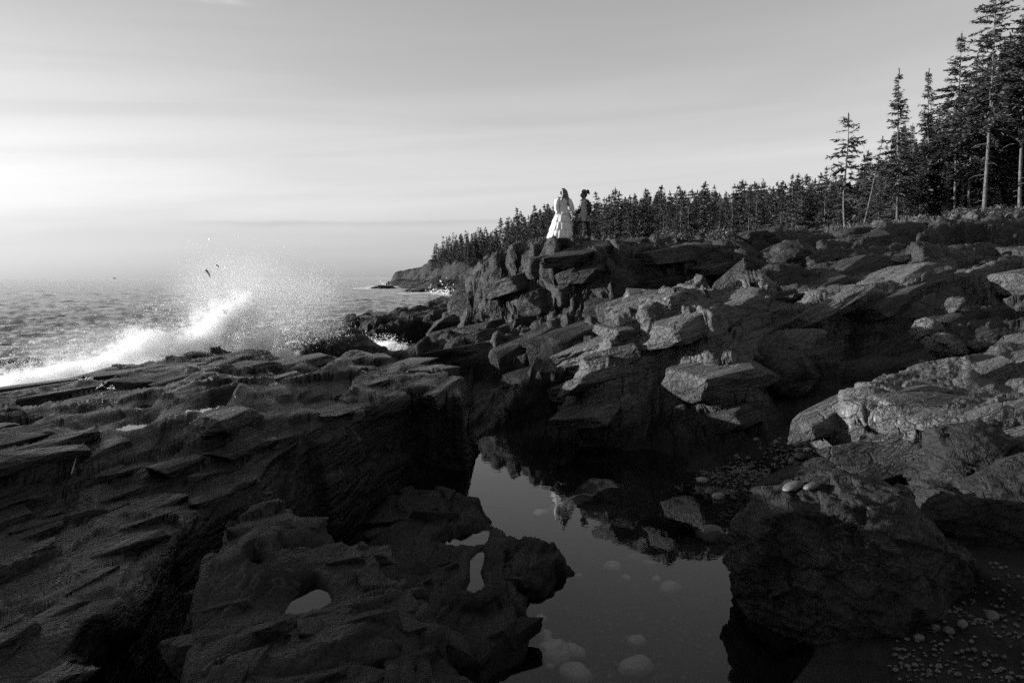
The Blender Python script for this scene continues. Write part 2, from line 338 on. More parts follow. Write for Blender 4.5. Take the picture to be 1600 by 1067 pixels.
# ------------------------------------------------------------------ the bedrock: rock masses given by their top outlines
SEA = -0.6
class Mass:
    def __init__(s, name, mat, pts, steep=4.0, warp=1.0, rnd=.06, inner=(), rough=1.0, label=None, ledge=.85):
        s.name, s.mat, s.steep, s.warp, s.rnd, s.rough, s.label, s.ledge = name, mat, steep, warp, rnd, rough, label, ledge
        s.poly = np.array(pts, np.float64); s.ctrl = np.array(list(pts) + list(inner), np.float64)
def signed_dist(x, y, poly):
    d = np.full(x.shape, 1e9); ins = np.zeros(x.shape, bool); n = len(poly)
    for i in range(n):
        ax, ay = poly[i][:2]; bx, by = poly[(i + 1) % n][:2]; ex, ey = bx - ax, by - ay
        tt = np.clip(((x - ax) * ex + (y - ay) * ey) / (ex * ex + ey * ey + 1e-9), 0, 1)
        d = np.minimum(d, (x - ax - tt * ex) ** 2 + (y - ay - tt * ey) ** 2)
        cond = ((ay <= y) & (by > y)) | ((by <= y) & (ay > y))
        if ey != 0: ins ^= cond & (x < ax + (y - ay) / ey * ex)
    d = np.sqrt(d); return np.where(ins, -d, d)
def idw(x, y, ctrl, p=3.0):
    num = 0; den = 0
    for cx, cy_, cz in ctrl:
        k = ((x - cx) ** 2 + (y - cy_) ** 2 + 1e-4) ** (-p / 2); num = num + k * cz; den = den + k
    return num / den

MASSES = [
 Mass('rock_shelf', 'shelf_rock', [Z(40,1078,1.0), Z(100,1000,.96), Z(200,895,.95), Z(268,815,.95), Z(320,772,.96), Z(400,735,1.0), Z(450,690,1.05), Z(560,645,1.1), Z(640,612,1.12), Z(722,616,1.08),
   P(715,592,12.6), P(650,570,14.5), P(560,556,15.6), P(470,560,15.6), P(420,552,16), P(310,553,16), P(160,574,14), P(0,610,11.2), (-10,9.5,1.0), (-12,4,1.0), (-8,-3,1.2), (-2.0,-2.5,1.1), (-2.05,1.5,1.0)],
   steep=9.0, warp=.5, rough=.8, ledge=.3, inner=[(-3.6,9.6,1.46), (-3.0,8.2,1.36), (-4.6,11.5,1.42), (-2.6,11.5,1.38), (-4.5,6.5,1.3), (-6,8,1.3)], label='broad dark layered rock shelf below the breaking wave'),  # inner points lift a hump shaped to shade the pool boulder
 Mass('shade_rock', 'shelf_rock', [(-5.5,2.6,1.9), (-5.5,6.8,2.2), (-6.2,7.6,2.25), (-7.5,7.9,2.1), (-9,7.5,1.8), (-9.5,2.5,1.7)], steep=2.0, warp=.4, label='unseen rock added beside the camera to shade pool and boulder'),  # out of view, added to shade the boulder and the near rocks
 Mass('rock_hump', 'low_rock', [P(440,553,19), P(480,540,20), P(560,541,20.5), P(612,553,19.5), P(600,575,17.2), P(470,572,17.2)], steep=1.5, label='low dark hump of rock behind the shelf'),
 Mass('puddled_rock', 'low_rock', [Z(425,763,1.05), Z(500,792,1.0), Z(560,845,.9), Z(585,880,.88), Z(625,895,.9), Z(650,950,.9), Z(662,1000,.9), Z(720,1030,.85), Z(760,1078,.85),
   (.5,2.0,.9), (.5,-1.5,1.0), (-.9,-1.5,1.1), (-1.05,2.2,1.1), Z(318,1067,1.05), Z(308,930,1.0), Z(335,850,1.0), Z(345,803,1.0), Z(385,778,1.0)], steep=9, warp=.35, rough=1.0, rnd=.08, ledge=.3,
   inner=[Z(480,935,.86), Z(590,960,1.05), Z(560,1050,1.05), Z(420,850,1.02)], label='rough rock holding a small puddle in front of the channel'),
 Mass('pool_side_rock', 'low_rock', [Z(572,805,.25), Z(620,765,.3), Z(690,757,.3), Z(735,772,.3), Z(762,803,.2), Z(800,826,.2), Z(866,836,.25), Z(870,860,.2), Z(840,903,.14), Z(805,900,.15), Z(802,985,.2), Z(748,1030,.15), Z(690,1010,.2), Z(600,900,.3)],
   steep=3, warp=.5, rough=.6, inner=[Z(720,840,.2), Z(745,900,.2)], label='low black rock with puddles jutting into the pool'),
 Mass('wet_ledge', 'low_rock', [Z(700,680,.06), Z(770,680,-.05), Z(900,686,-.14), Z(1000,704,-.14), Z(1100,726,-.08), Z(1180,735,.15), Z(1250,715,.32), Z(1235,680,.48), P(1150,650,12.4), P(1000,636,13.6), P(850,604,16.6), P(715,614,16.8)],
   steep=2.5, warp=.5, rough=.6, inner=[Z(1100,690,.38), Z(850,660,.3)], label='smooth wet ledge sloping into the far side of the pool'),
 Mass('rock_ridge', 'upper_rock', [P(676,582,17.6), P(700,560,18.4), P(770,538,18.9), P(850,526,18.2), P(940,514,16.2), P(985,498,15), P(1010,470,19), P(880,488,23), P(760,513,24), P(695,538,23)], steep=3.5, warp=.8, rough=1.0, label='sloping rock ridge with a black broken face'),
 Mass('rock_ridge_foot', 'low_rock', [P(820,585,14.6), P(860,572,14.6), P(930,570,14.4), P(960,600,14.2), P(960,560,15.6), P(830,560,15.8)], steep=3, label='low step of rock under the ridge face'),
 Mass('fractured_block', 'pale_rock', [P(958,508,13.7), P(968,482,14.0), P(1000,470,14.1), P(1060,470,13.9), P(1105,488,13.4), P(1138,530,13.1), P(1150,510,15), P(1195,444,19), P(1100,440,20), P(1000,466,18.5)], steep=2.8, warp=.5, rough=.9, inner=[P(1080,455,17)], label='big fractured rock block with sunlit facets'),
 Mass('rock_outcrop', 'upper_rock', [P(754,404,25.5), P(775,398,25), P(825,392,24.6), P(862,394,23.8), P(938,396,22.7), P(952,404,22.6), P(1000,390,24.5), P(1060,386,25), P(1108,384,25.6), P(1110,373,31), P(985,367,30), P(930,376,28.5), P(860,376,28.5), P(800,384,28.5), P(757,399,28.5)],
   steep=4.5, warp=.5, rough=.8, inner=[P(870,376,26), P(915,377,26)], label='tall rock outcrop carrying the two people'),
 Mass('upper_terrace', 'upper_rock', [P(1122,380,25.8), P(1180,368,26.6), P(1290,374,26.8), P(1380,375,28), P(1500,354,30), P(1600,346,30), P(1950,335,30), (60,40,7.0), (60,90,8), (0,90,5.5), (0,60,4.6), P(1115,372,34)], steep=2.5, rough=.9,
   inner=[P(1320,374,55), P(1400,366,52), P(1540,347,50), P(1650,342,50), P(1450,362,42), P(1250,376,45)], label='upper rock terrace in front of the spruce trees'),
 Mass('strata_band', 'pale_rock', [P(1235,492,16.5), P(1300,478,17), P(1350,468,17.4), P(1400,456,18), P(1470,432,19.4), P(1600,414,20), P(1950,400,20), P(1950,380,25), P(1500,404,25), P(1350,428,23), P(1240,468,20)], steep=2.6, rough=.9, label='tilted band of layered rock across the slope'),
 Mass('smooth_faced_block', 'upper_rock', [P(1195,464,18.6), P(1250,456,18), P(1300,462,18), P(1332,476,18.6), P(1335,450,21), P(1195,446,21)], steep=4, rough=.5, label='smooth faced dark block under the terrace'),
 Mass('stepped_band', 'upper_rock', [P(1180,432,20.5), P(1250,420,21), P(1330,412,22), P(1420,404,23), P(1540,398,23), P(1950,385,23), P(1950,365,28), P(1400,385,27.5), P(1250,390,26), P(1170,420,23)], steep=2.4, rough=.9, label='stepped band of rock below the terrace edge'),
 Mass('sunlit_slab', 'pale_rock', [P(1330,602,11), P(1375,580,12), P(1440,563,13), P(1600,548,13.6), P(1950,535,13.6), P(1950,640,9.6), P(1600,648,9.3), P(1500,655,9.4), P(1432,668,9.5), P(1360,645,10.2)], steep=3.0, rough=1.2, label='large sunlit rock slab overhanging the pebbles'),
 Mass('shore_ledge', 'upper_rock', [P(590,527,38), P(605,511,39), P(650,498,40), P(700,484,41), P(757,471,42), P(775,459,60), P(700,464,58), P(640,480,52), P(600,500,44)], steep=3, warp=1.5, label='blocky rock ledge at the edge of the inlet'),
 Mass('wave_washed_ledge', 'shelf_rock', [P(412,524,40), P(470,506,46), P(530,498,52), P(600,486,58), P(660,476,62), P(705,467,66), P(640,486,50), P(600,512,44), P(545,517,42), P(480,527,40)], steep=.6, warp=1.2, rough=.8, label='long low ledge awash with spray'),
 Mass('inlet_rock', 'low_rock', [P(590,562,22), P(640,545,25), P(700,528,27), P(760,516,27), P(760,530,22), P(690,556,20), P(640,570,19)], steep=1.2, warp=1.5, label='low dark rocks between inlet and ridge'),
]
BASE = [(.5,7,-.38), (1.5,9,-.42), (.3,11,-.36), (1.3,5.6,-.36), (.6,3.6,-.3), (-.5,12,-.25), (2.2,9.6,-.2), (1.0,12,-.32),
  Z(1200,750,.1), Z(1300,700,.35), Z(1400,720,.42), Z(1150,790,-.1), Z(1350,660,.5), Z(1500,950,.25), Z(1400,1060,.2), Z(1590,900,.42), (6,4,.6), (4,2,.4), (9,7,.9),
  (-1.6,9,-.3), (-2.2,6.9,-.6), (-2.27,5.6,-.9), (-2.05,4.6,-.9), (-1.85,3.6,-.9), (-1.2,10.5,-.35), P(1000,640,14), P(1200,605,14.5), P(1300,580,15), P(1250,508,18), P(1400,490,17.5), P(1560,500,16), P(1700,500,16), P(1300,462,20), P(1500,432,22), P(1150,452,20.5), P(1300,402,26), P(1500,388,28),
  (-50,60,-3), (-30,75,-3), (-60,20,-3), (-40,40,-3), (-60,-5,-3), (-25,25,-3), (-20,50,-3), (-4,20,-1.2), (-8,19,-2), (-16,16,-2.5), (-20,5,-2.5), (-14,30,-2.5), (-3,30,-1.2), (-6,36,-1.4), (0,26,.3), (-1.5,18,.35), (.5,21,1.0), (2,22,1.4), (5,23,1.9), (0,45,-.8), (-10,60,-2.5), (0,75,-1), (8,60,4), (30,60,6.5), (20,75,6)]
PUDDLES = [  # water level, outline
 (.85, [Z(452,948,.85), Z(470,920,.85), Z(488,912,.85), Z(505,925,.85), Z(512,940,.85), Z(490,955,.85), Z(460,965,.85), Z(445,960,.85)]),
 (.97, [Z(388,874,.97), Z(400,868,.97), Z(408,872,.97), Z(400,880,.97)]),
 (.16, [Z(672,852,.16), Z(700,840,.16), Z(730,833,.16), Z(762,830,.16), Z(758,848,.16), Z(730,852,.16), Z(700,852,.16)]),
 (.15, [Z(735,878,.15), Z(750,862,.15), Z(756,866,.15), Z(748,895,.15), Z(755,915,.15), Z(745,930,.15), Z(725,928,.15), Z(735,905,.15)]),
]
def on_shelf(px, py):
    z = 1.2
    for _ in range(12): p = Z(px, py, z); z = .5 * z + .5 * float(idw(np.array(p[0]), np.array(p[1]), MASSES[0].ctrl, 2.5))
    return z
for pix in ([(290,640), (330,622), (365,616), (345,632), (312,643)], [(205,635), (222,628), (244,630), (225,638)], [(180,666), (215,655), (250,653), (228,664), (198,670)], [(90,647), (130,640), (150,641), (118,649)]):
    zl = on_shelf(*np.mean(np.array(pix), 0)) + .01; PUDDLES.append((zl, [Z(a, b, zl) for a, b in pix]))
FLATS = [(*P(880,375,26)[:2], .9, P(880,375,26)[2] - .05), (*P(913,376,26)[:2], .6, P(913,376,26)[2] + .01)]
def bed_saw(q, seed):
    f = np.floor(q); s = q - f
    amp = .35 + .65 * (_h(f.astype(np.int32), np.zeros_like(f, np.int32), np.zeros_like(f, np.int32), seed) & np.uint32(1023)).astype(np.float32) / 1023
    return amp * np.where(s < .74, s / .74, 1 - (s - .74) / .26) - .3
def heightfield(x, y):
    D = np.hypot(x, y); k = np.clip(D / 12, .5, 2.6)
    broad = fbm2(x * .3, y * .3, 3, 51)
    low = fbm2(x * .9, y * .9, 4, 61); lows = fbm2(x * .8, y * .8, 2, 61, .4)
    t = sstep(-1, 9, x); far = sstep(9, 20, D)
    acrL, acrR = x * .95 - y * .30, -x * .5 + y * .86
    acr = (1 - t) * acrL + t * acrR; aln = (1 - t) * (x * .30 + y * .95) + t * (x * .86 + y * .5)
    pu, pv_ = acr + .12 * lows, aln + .2 * broad
    # fractured along joints: blocks of two sizes, each shifted and tilted as a piece
    bx1, by1, bz1, bt1, be1 = cells2(pu / 1.7, pv_ / 3.2, 501); bx2, by2, bz2, bt2, be2 = cells2(pu / .62, pv_ / 1.35, 521)
    wx = k * (.20 * bx1 * (.35 + .65 * far) + .06 * bx2 + .22 * lows); wy = k * (.20 * by1 * (.35 + .65 * far) + .06 * by2 + .22 * broad)
    def beds(ac, sd_):
        q1 = ac / 1.15 + broad * 1.6 + lows * .35; q2 = ac / .36 + broad * 4.0 + lows * .9
        return .13 * bed_saw(q1, sd_) + .045 * bed_saw(q2, sd_ + 1)
    strata = (1 - t) * beds(acrL, 5) + t * beds(acrR, 9) * 1.25
    blocks = (.10 * bz1 + .30 * bt1) * (.3 + .7 * far) + .055 * bz2 + .13 * bt2 - .10 * np.exp(-be1 / .03) * (.4 + .6 * far) - .05 * np.exp(-be2 / .04)
    detail = strata * np.clip(k, .7, 1.4) + blocks * np.clip(k, .7, 1.6) + .05 * low * k + .25 * broad * np.clip(k - .7, 0, 1.5)
    h = idw(x, y, BASE, 3.5); mid = np.zeros(x.shape, np.int16); rough = np.full(x.shape, .35, np.float32)
    inbeach = sstep(6, 9, D) * sstep(14, 11, D) * sstep(2, 3.5, x)
    h = h + detail * np.where(h > .9, .9, .28) * (1 - .7 * inbeach)
    rough = np.where(h > .9, .85, .25).astype(np.float32)
    for i, ms in enumerate(MASSES):
        top = ms.ctrl; lo = ms.poly.min(0)[:2] - 8; hi = ms.poly.max(0)[:2] + 8
        sel = (x > lo[0]) & (x < hi[0]) & (y > lo[1]) & (y < hi[1])
        xs, ys = x[sel], y[sel]
        s_ = signed_dist(xs + wx[sel] * ms.warp, ys + wy[sel] * ms.warp, ms.poly)
        tz = idw(xs, ys, ms.ctrl, 2.5) + detail[sel] * .75 * min(1.0, ms.rough)
        dz = np.maximum(s_, 0) * ms.steep * (1 - .45 * ms.ledge); hs = .42 * np.clip(k[sel], .6, 1.5); off_ = .28 * acr[sel] + .12 * aln[sel] * .5 + .22 * bz2[sel] * hs + .35 * bz1[sel] * hs + .1 * low[sel]
        q_ = (dz + off_) / hs; fl = np.floor(q_); fr = q_ - fl; led = hs * (fl + np.where(fr < .5, .16 * fr / .5, .16 + .84 * (fr - .5) / .5)) - off_
        led0 = hs * (np.floor(off_ / hs) + np.where(off_ / hs - np.floor(off_ / hs) < .5, .16 * (off_ / hs - np.floor(off_ / hs)) / .5, .16 + .84 * (off_ / hs - np.floor(off_ / hs) - .5) / .5)) - off_
        dz = np.where(s_ > 0, dz * (1 - ms.ledge) + np.maximum(led - led0, 0) * ms.ledge, 0)
        hh = tz - dz - ms.rnd * 1.5 * np.exp(-np.abs(s_) / .18) * np.clip(k[sel], .6, 2)
        cur = h[sel]; up = hh > cur
        cur = np.where(up, hh, cur); h[sel] = cur
        mm = mid[sel]; mm[up] = i + 1; mid[sel] = mm
        rr = rough[sel]; rr[up] = ms.rough; rough[sel] = rr
    for lvl, poly in PUDDLES:
        pl = np.array(poly); lo = pl.min(0)[:2] - .5; hi = pl.max(0)[:2] + .5
        sel = (x > lo[0]) & (x < hi[0]) & (y > lo[1]) & (y < hi[1])
        s_ = signed_dist(x[sel] + wx[sel] * .12, y[sel] + wy[sel] * .12, pl)
        cur = h[sel]; inn = sstep(.05, -.02, s_); rim = sstep(.30, .06, s_)
        cur = np.where(s_ > -.02, cur * (1 - rim) + np.maximum(cur, lvl + .02) * rim, cur)
        cur = np.where(s_ < .05, cur * (1 - inn) + (lvl - .035) * inn, cur); h[sel] = cur
        rr = rough[sel]; rr = np.where(s_ < .2, rr * .25, rr); rough[sel] = rr
    for fx, fy, fr, fzv in FLATS:
        k2 = sstep(fr, fr * .45, np.hypot(x - fx, y - fy)); h = h * (1 - k2) + fzv * k2; rough = rough * (1 - .8 * k2)
    return h, mid, rough

def polar_sheet(th, r, nrow):
    """Rows spread by surface length seen at a distance, so cliffs get as many faces as flats."""
    TH, RR = np.meshgrid(th, r, indexing='ij')
    X, Y = RR * np.sin(TH), RR * np.cos(TH)
    H, MID, RO = heightfield(X, Y)
    dr, dh = np.diff(RR, axis=1), np.diff(H, axis=1)
    ds = np.sqrt((dr * .55) ** 2 + dh ** 2) / RR[:, 1:]
    kern = np.array([1, 2, 3, 2, 1.]) / 9
    s = np.concatenate([np.zeros((len(th), 1)), np.cumsum(ds, 1)], 1)
    s /= s[:, -1:]
    sp_ = np.pad(s, ((3, 3), (0, 0)), 'edge'); s = sum(sp_[i:i + len(th)] for i in range(7)) / 7.0   # neighbours share their spacing
    u = np.linspace(0, 1, nrow); idx = np.arange(len(r), dtype=np.float64)
    out = np.zeros((len(th), nrow, 3), np.float32); mid = np.zeros((len(th), nrow), np.int16); ro = np.zeros((len(th), nrow), np.float32)
    for i in range(len(th)):
        f = np.interp(u, s[i], idx); rr = np.interp(f, idx, r)
        out[i, :, 0] = rr * math.sin(th[i]); out[i, :, 1] = rr * math.cos(th[i]); out[i, :, 2] = np.interp(f, idx, H[i])
        j = np.clip(np.rint(f).astype(int), 0, len(r) - 1); mid[i] = MID[i, j]; ro[i] = RO[i, j]
    return out, mid, ro
def grid_normals(V):
    a = np.gradient(V, axis=0); b = np.gradient(V, axis=1); n = np.cross(b, a); n /= np.linalg.norm(n, axis=2, keepdims=True) + 1e-9
    return np.where(n[..., 2:3] < 0, -n, n)
def rock_displace(x, y, z, D, nz, seed=0):
    """Offset along the normal: flat broken facets at several sizes, drawn out along the bedding."""
    wxx = .10 * perlin(x * .9, y * .9, z * .9, 101 + seed); wyy = .16 * perlin(x * .9, y * .9, z * .9, 131 + seed)
    t = sstep(-1, 9, x)                                                    # the bedding swings round from shelf to slope
    u = x * (.95 - 1.45 * t) + y * (-.30 + 1.16 * t) + wxx; v = x * (.30 + .56 * t) + y * (.95 - .45 * t) + wyy; q = z + wxx * .5
    uu = u * .8 + q * .9; qq = q - u * .35
    cliff = sstep(.85, .35, nz); far = sstep(12, 24, D); near = sstep(18, 9, D)
    c1, e1 = cells(uu * .9, v * .28, qq * 1.3, 5 + seed)
    c2, e2 = cells(uu * 2.8, v * .75, qq * 3.6, 15 + seed)
    c3, e3 = cells(uu * 8.0, v * 2.2, qq * 10.0, 19 + seed)
    c0, e0 = cells(uu * .40, v * .20, q * .5, 25 + seed)
    c4, e4 = cells(x * .8 + wxx, y * .8 + wyy, z * 1.0 + wxx, 29 + seed)       # joint blocks on the broken faces
    f = fbm3(uu * 3.0, v * .9, q * 4.0, 5, 41 + seed, .55)
    rib = 1 - np.abs(perlin(uu * 6, v * .6, qq * 7.0, 61 + seed)) * 2.2
    rib2 = 1 - np.abs(perlin(uu * 17, v * 1.8, qq * 19, 63 + seed)) * 2.2
    d = .05 * c1 + .03 * c2 + .016 * f + .012 * rib - .02 * np.exp(-e1 / .025) - .008 * np.exp(-e2 / .04)
    d = d + near * (.008 * c3 + .004 * rib2)
    d = d + cliff * (.15 * c4 - .06 * np.exp(-e4 / .03))
    return d + far * (.07 * c0 - .04 * np.exp(-e0 / .025) + .04 * c1 + .04 * c2) * (1 - .5 * sstep(.8, .95, nz))
th = np.concatenate([np.linspace(R(-100), R(-38), 70, endpoint=False), np.linspace(R(-38), R(38), 860, endpoint=False), np.linspace(R(38), R(62), 50)])
rr_ = np.geomspace(.75, 80, 1250)
TV, TM, TR = polar_sheet(th, rr_, 660)
Dg = np.hypot(TV[..., 0], TV[..., 1])
for o_ in range(3):                     # even out column to column
    mid_ = TV[1:-1] * .5 + (TV[:-2] + TV[2:]) * .25; TV[1:-1] = mid_
TN = grid_normals(TV)
for o_ in range(2):                     # soften the normals a little so that steps do not flute
    pd = np.pad(TN, ((2, 2), (2, 2), (0, 0)), 'edge'); TN = sum(pd[a:a + TN.shape[0], 2:-2] for a in range(5)); pd = np.pad(TN, ((0, 0), (2, 2), (0, 0)), 'edge'); TN = sum(pd[:, a:a + TN.shape[1]] for a in range(5))
    TN /= np.linalg.norm(TN, axis=2, keepdims=True) + 1e-9
disp = rock_displace(TV[..., 0], TV[..., 1], TV[..., 2], Dg, TN[..., 2]) * TR * np.clip(Dg / 7, .55, 1.3)
TV = TV + TN * disp[..., None]
nI, nJ = TV.shape[:2]
flat = TV.reshape(-1, 3)
ii, jj = np.meshgrid(np.arange(nI - 1), np.arange(nJ - 1), indexing='ij')
a_ = (ii * nJ + jj).ravel(); quads = np.stack([a_, a_ + nJ, a_ + nJ + 1, a_ + 1], 1)
fz = flat[quads, 2].max(1); keep = fz > SEA - 1.0
quads = quads[keep]; fm = TM.reshape(-1)[quads[:, 0]]
def sub_mesh(name, qs, mat):
    used, inv = np.unique(qs, return_inverse=True)
    return mesh_np(name, flat[used], inv.reshape(qs.shape), mat)
MOBJ = {}
for i in range(len(MASSES) + 1):
    qs = quads[fm == i]
    if not len(qs): continue
    if i == 0:
        up = flat[qs[:, 0], 2] > .75
        tag(obj('pool_bed_and_beach', sub_mesh('pool_bed_and_beach', qs[~up], 'bed_rock')), 'dark pool bed and pebble beach between the rocks', kind='structure')
        MOBJ[0] = tag(obj('rock_slope', sub_mesh('rock_slope', qs[up], 'upper_rock')), 'broken rock slope between the ledges', kind='structure')
    else:
        ms = MASSES[i - 1]; MOBJ[i] = tag(obj(ms.name, sub_mesh(ms.name, qs, ms.mat)), ms.label, kind='structure')
def ground(x, y, rad=.12):
    """Highest rock within rad of (x, y)."""
    a = math.atan2(x, y); i = int(np.clip(np.searchsorted(th, a), 1, nI - 2)); w_ = max(2, int(rad / max(.5, math.hypot(x, y)) / .0016) + 1)
    blk = TV[max(0, i - w_):i + w_ + 1]; d = (blk[..., 0] - x) ** 2 + (blk[..., 1] - y) ** 2
    m_ = d < rad * rad
    if m_.any(): return float(np.percentile(blk[..., 2][m_], 75))
    return float(blk[..., 2].ravel()[d.argmin()])

# broken blocks and slabs standing proud of the bedrock: flat faces, sharp edges, lying along the bedding
def hull_block(seed, flat_):
    r = np.random.default_rng(seed); bm = bmesh.new(); pts = []
    for cx in (-1, 1):
        for cy_ in (-1, 1):
            for cz in (-1, 1):
                p = np.array([cx, cy_, cz]) * .5 * (1 + r.uniform(-.50, .05, 3))
                if r.random() < .5:                     # a corner broken off
                    for ax in range(3): q = p.copy(); q[ax] *= r.uniform(.35, .75); pts.append(q)
                else: pts.append(p)
    for p in pts: bm.verts.new(p)
    res = bmesh.ops.convex_hull(bm, input=bm.verts); bmesh.ops.delete(bm, geom=[g for g in res['geom_interior'] if isinstance(g, bmesh.types.BMVert)], context='VERTS')
    bmesh.ops.dissolve_limit(bm, angle_limit=R(6), verts=bm.verts, edges=bm.edges)
    bmesh.ops.bevel(bm, geom=list(bm.edges), offset=.018, segments=1, affect='EDGES')
    bmesh.ops.triangulate(bm, faces=bm.faces)
    for _ in range(3): bmesh.ops.subdivide_edges(bm, edges=[e for e in bm.edges if e.calc_length() > .16], cuts=1, use_grid_fill=True); bmesh.ops.triangulate(bm, faces=bm.faces)
    bmesh.ops.recalc_face_normals(bm, faces=bm.faces); bm.normal_update()
    co = np.array([v.co for v in bm.verts]); k_ = .030 * perlin(co[:, 0] * 4, co[:, 1] * 4, co[:, 2] * 7, seed) + .018 * perlin(co[:, 0] * 11, co[:, 1] * 9, co[:, 2] * 16, seed + 1)
    for v, kk in zip(bm.verts, k_): v.co = v.co + v.normal * float(kk)
    return bm
BLOCKS = {}
for k_ in range(10):
    bm = hull_block(700 + k_, False)
    for mt in ('upper_rock', 'pale_rock', 'shelf_rock', 'low_rock'):
        me = bpy.data.meshes.new('rock_block'); bm.to_mesh(me); me.materials.append(MATS[mt]); BLOCKS[(mt, k_)] = me
    bm.free()
rb = np.random.default_rng(33)
def block(pos, size, yaw, pitch, roll, mid_, mt=None):
    mt = mt or (MASSES[mid_ - 1].mat if mid_ else 'upper_rock')
    return obj('rock_block', BLOCKS[(mt, int(rb.integers(10)))], MOBJ[mid_], pos, (roll, -pitch, yaw), size)
YAW = math.atan2(.5, .86)
cand = np.argwhere(((Dg > 11.5) | (TM == 15)) & (Dg > 8.5) & (Dg < 30) & (TV[..., 0] > -2.2) & (TV[..., 2] > .55) & (np.abs(th)[:, None] < R(37)) & (TV[..., 2] < 4.6))
nzc = TN[cand[:, 0], cand[:, 1], 2]; wts = np.where(nzc < .55, 1.0, np.where(nzc < .85, .55, .18)); wts = wts / wts.sum()
pick = cand[rb.choice(len(cand), 330, replace=False, p=wts)]; placed = []
for i, j in pick:
    p = TV[i, j].astype(float); m_ = int(TM[i, j]); D_ = Dg[i, j]
    if m_ not in MOBJ or (m_ and MASSES[m_ - 1].name in ('wet_ledge', 'rock_shelf', 'rock_hump')): continue
    if min(math.hypot(p[0] - f[0], p[1] - f[1]) for f in FLATS) < 2.0: continue
    sc_ = np.clip(D_ / 15, .75, 1.7); L_, W_, H_ = sc_ * rb.uniform(.7, 2.9), sc_ * rb.uniform(.5, 1.5), sc_ * rb.uniform(.22, .62)
    if any((p[0] - a) ** 2 + (p[1] - b) ** 2 + (p[2] - c) ** 2 < (.42 * (l + L_) / 2) ** 2 for a, b, c, l in placed): continue
    placed.append((*p, L_)); n_ = TN[i, j]
    p = p - n_ * (H_ * .36) - np.array([0, 0, .06 * H_])
    block(p, (L_, W_, H_), YAW + .12 + rb.normal(0, .32), R(9) + rb.normal(0, .10), R(-6) + rb.normal(0, .18), m_)
mi = {m_.name: k_ + 1 for k_, m_ in enumerate(MASSES)}
for px, py, D, sz, yw, pt, nm in ((884, 450, 25.2, (2.4, 2.9, 2.5), .80, .03, 'rock_outcrop'), (812, 462, 25.8, (1.6, 2.1, 3.1), .9, .04, 'rock_outcrop'), (774, 478, 26.0, (1.0, 1.5, 2.9), .85, .02, 'rock_outcrop'), (850, 486, 24.6, (2.0, 2.2, 1.0), .7, .12, 'rock_outcrop'), (968, 440, 24.8, (2.4, 2.4, 1.5), .7, .12, 'rock_outcrop'), (1045, 425, 26.2, (2.8, 2.2, 1.5), .6, .10, 'rock_outcrop'), (930, 474, 24.2, (2.0, 2.0, .9), .7, .16, 'rock_outcrop'),
      (1015, 500, 14.7, (1.1, 1.6, 1.1), .75, .14, 'fractured_block'), (1066, 508, 14.3, (1.0, 1.3, 1.15), .85, .02, 'fractured_block'), (1045, 585, 14.1, (1.2, 1.7, .85), .75, .06, 'fractured_block'), (985, 545, 14.8, (.9, 1.5, 1.15), .8, .0, 'fractured_block'), (1115, 560, 13.9, (1.0, 1.3, 1.0), .7, .10, 'fractured_block'), (1088, 630, 13.5, (.8, 1.0, .5), .8, .1, 'fractured_block'), (1150, 500, 15.6, (1.4, 1.2, .9), .6, .1, 'fractured_block'),
      (740, 574, 19.4, (1.8, 1.3, 1.1), .6, .15, 'rock_ridge'), (820, 560, 19.0, (2.0, 1.4, 1.3), .55, .12, 'rock_ridge'), (900, 550, 17.4, (1.7, 1.2, 1.2), .6, .14, 'rock_ridge')):
    block(P(px, py, D), sz, yw, pt, rb.normal(0, .08), mi[nm])
# thin slabs of the shelf: long, low and parallel
cand = np.argwhere((TM == mi['rock_shelf']) & (Dg > 3.2) & (Dg < 16) & (TN[..., 2] > .8) & (np.abs(th)[:, None] < R(36)))
placed = []
for i, j in cand[rb.choice(len(cand), 170, replace=False)]:
    p = TV[i, j].astype(float); sc_ = np.clip(Dg[i, j] / 9, .5, 1.4); L_, W_, H_ = sc_ * rb.uniform(.7, 2.2), sc_ * rb.uniform(.14, .42), sc_ * rb.uniform(.12, .22)
    if any((p[0] - a) ** 2 + (p[1] - b) ** 2 < (.30 * (l + L_) / 2) ** 2 for a, b, l in placed) or any(math.hypot(p[0] - np.mean([q[0] for q in pl_]), p[1] - np.mean([q[1] for q in pl_])) < .5 + L_ * .4 for _, pl_ in PUDDLES): continue
    placed.append((p[0], p[1], L_)); p[2] -= H_ * .30
    block(p, (L_, W_, H_), math.atan2(.95, .30) + rb.normal(0, .10), rb.normal(0, .03), rb.normal(.10, .06), mi['rock_shelf'])

# flakes on the two low rocks beside the pool
for nm, cnt, sm in (('puddled_rock', 75, .62), ('pool_side_rock', 40, .6)):
    cand = np.argwhere((TM == mi[nm]) & (Dg > 3.0) & (np.abs(th)[:, None] < R(36)) & (TV[..., 2] > .1)); placed = []
    for i, j in cand[rb.choice(len(cand), cnt, replace=False)]:
        p = TV[i, j].astype(float); L_, W_, H_ = sm * rb.uniform(.35, 1.1), sm * rb.uniform(.25, .7), sm * rb.uniform(.14, .32)
        if any((p[0] - a) ** 2 + (p[1] - b) ** 2 < (.26 * (l + L_) / 2) ** 2 for a, b, l in placed) or any(min(math.hypot(p[0] - q[0], p[1] - q[1]) for q in pl_) < .10 + L_ * .42 for _, pl_ in PUDDLES): continue
        placed.append((p[0], p[1], L_)); p = p - TN[i, j] * H_ * .36
        block(p, (L_, W_, H_), .9 + rb.normal(0, .5), rb.normal(.04, .10), rb.normal(0, .14), mi[nm])

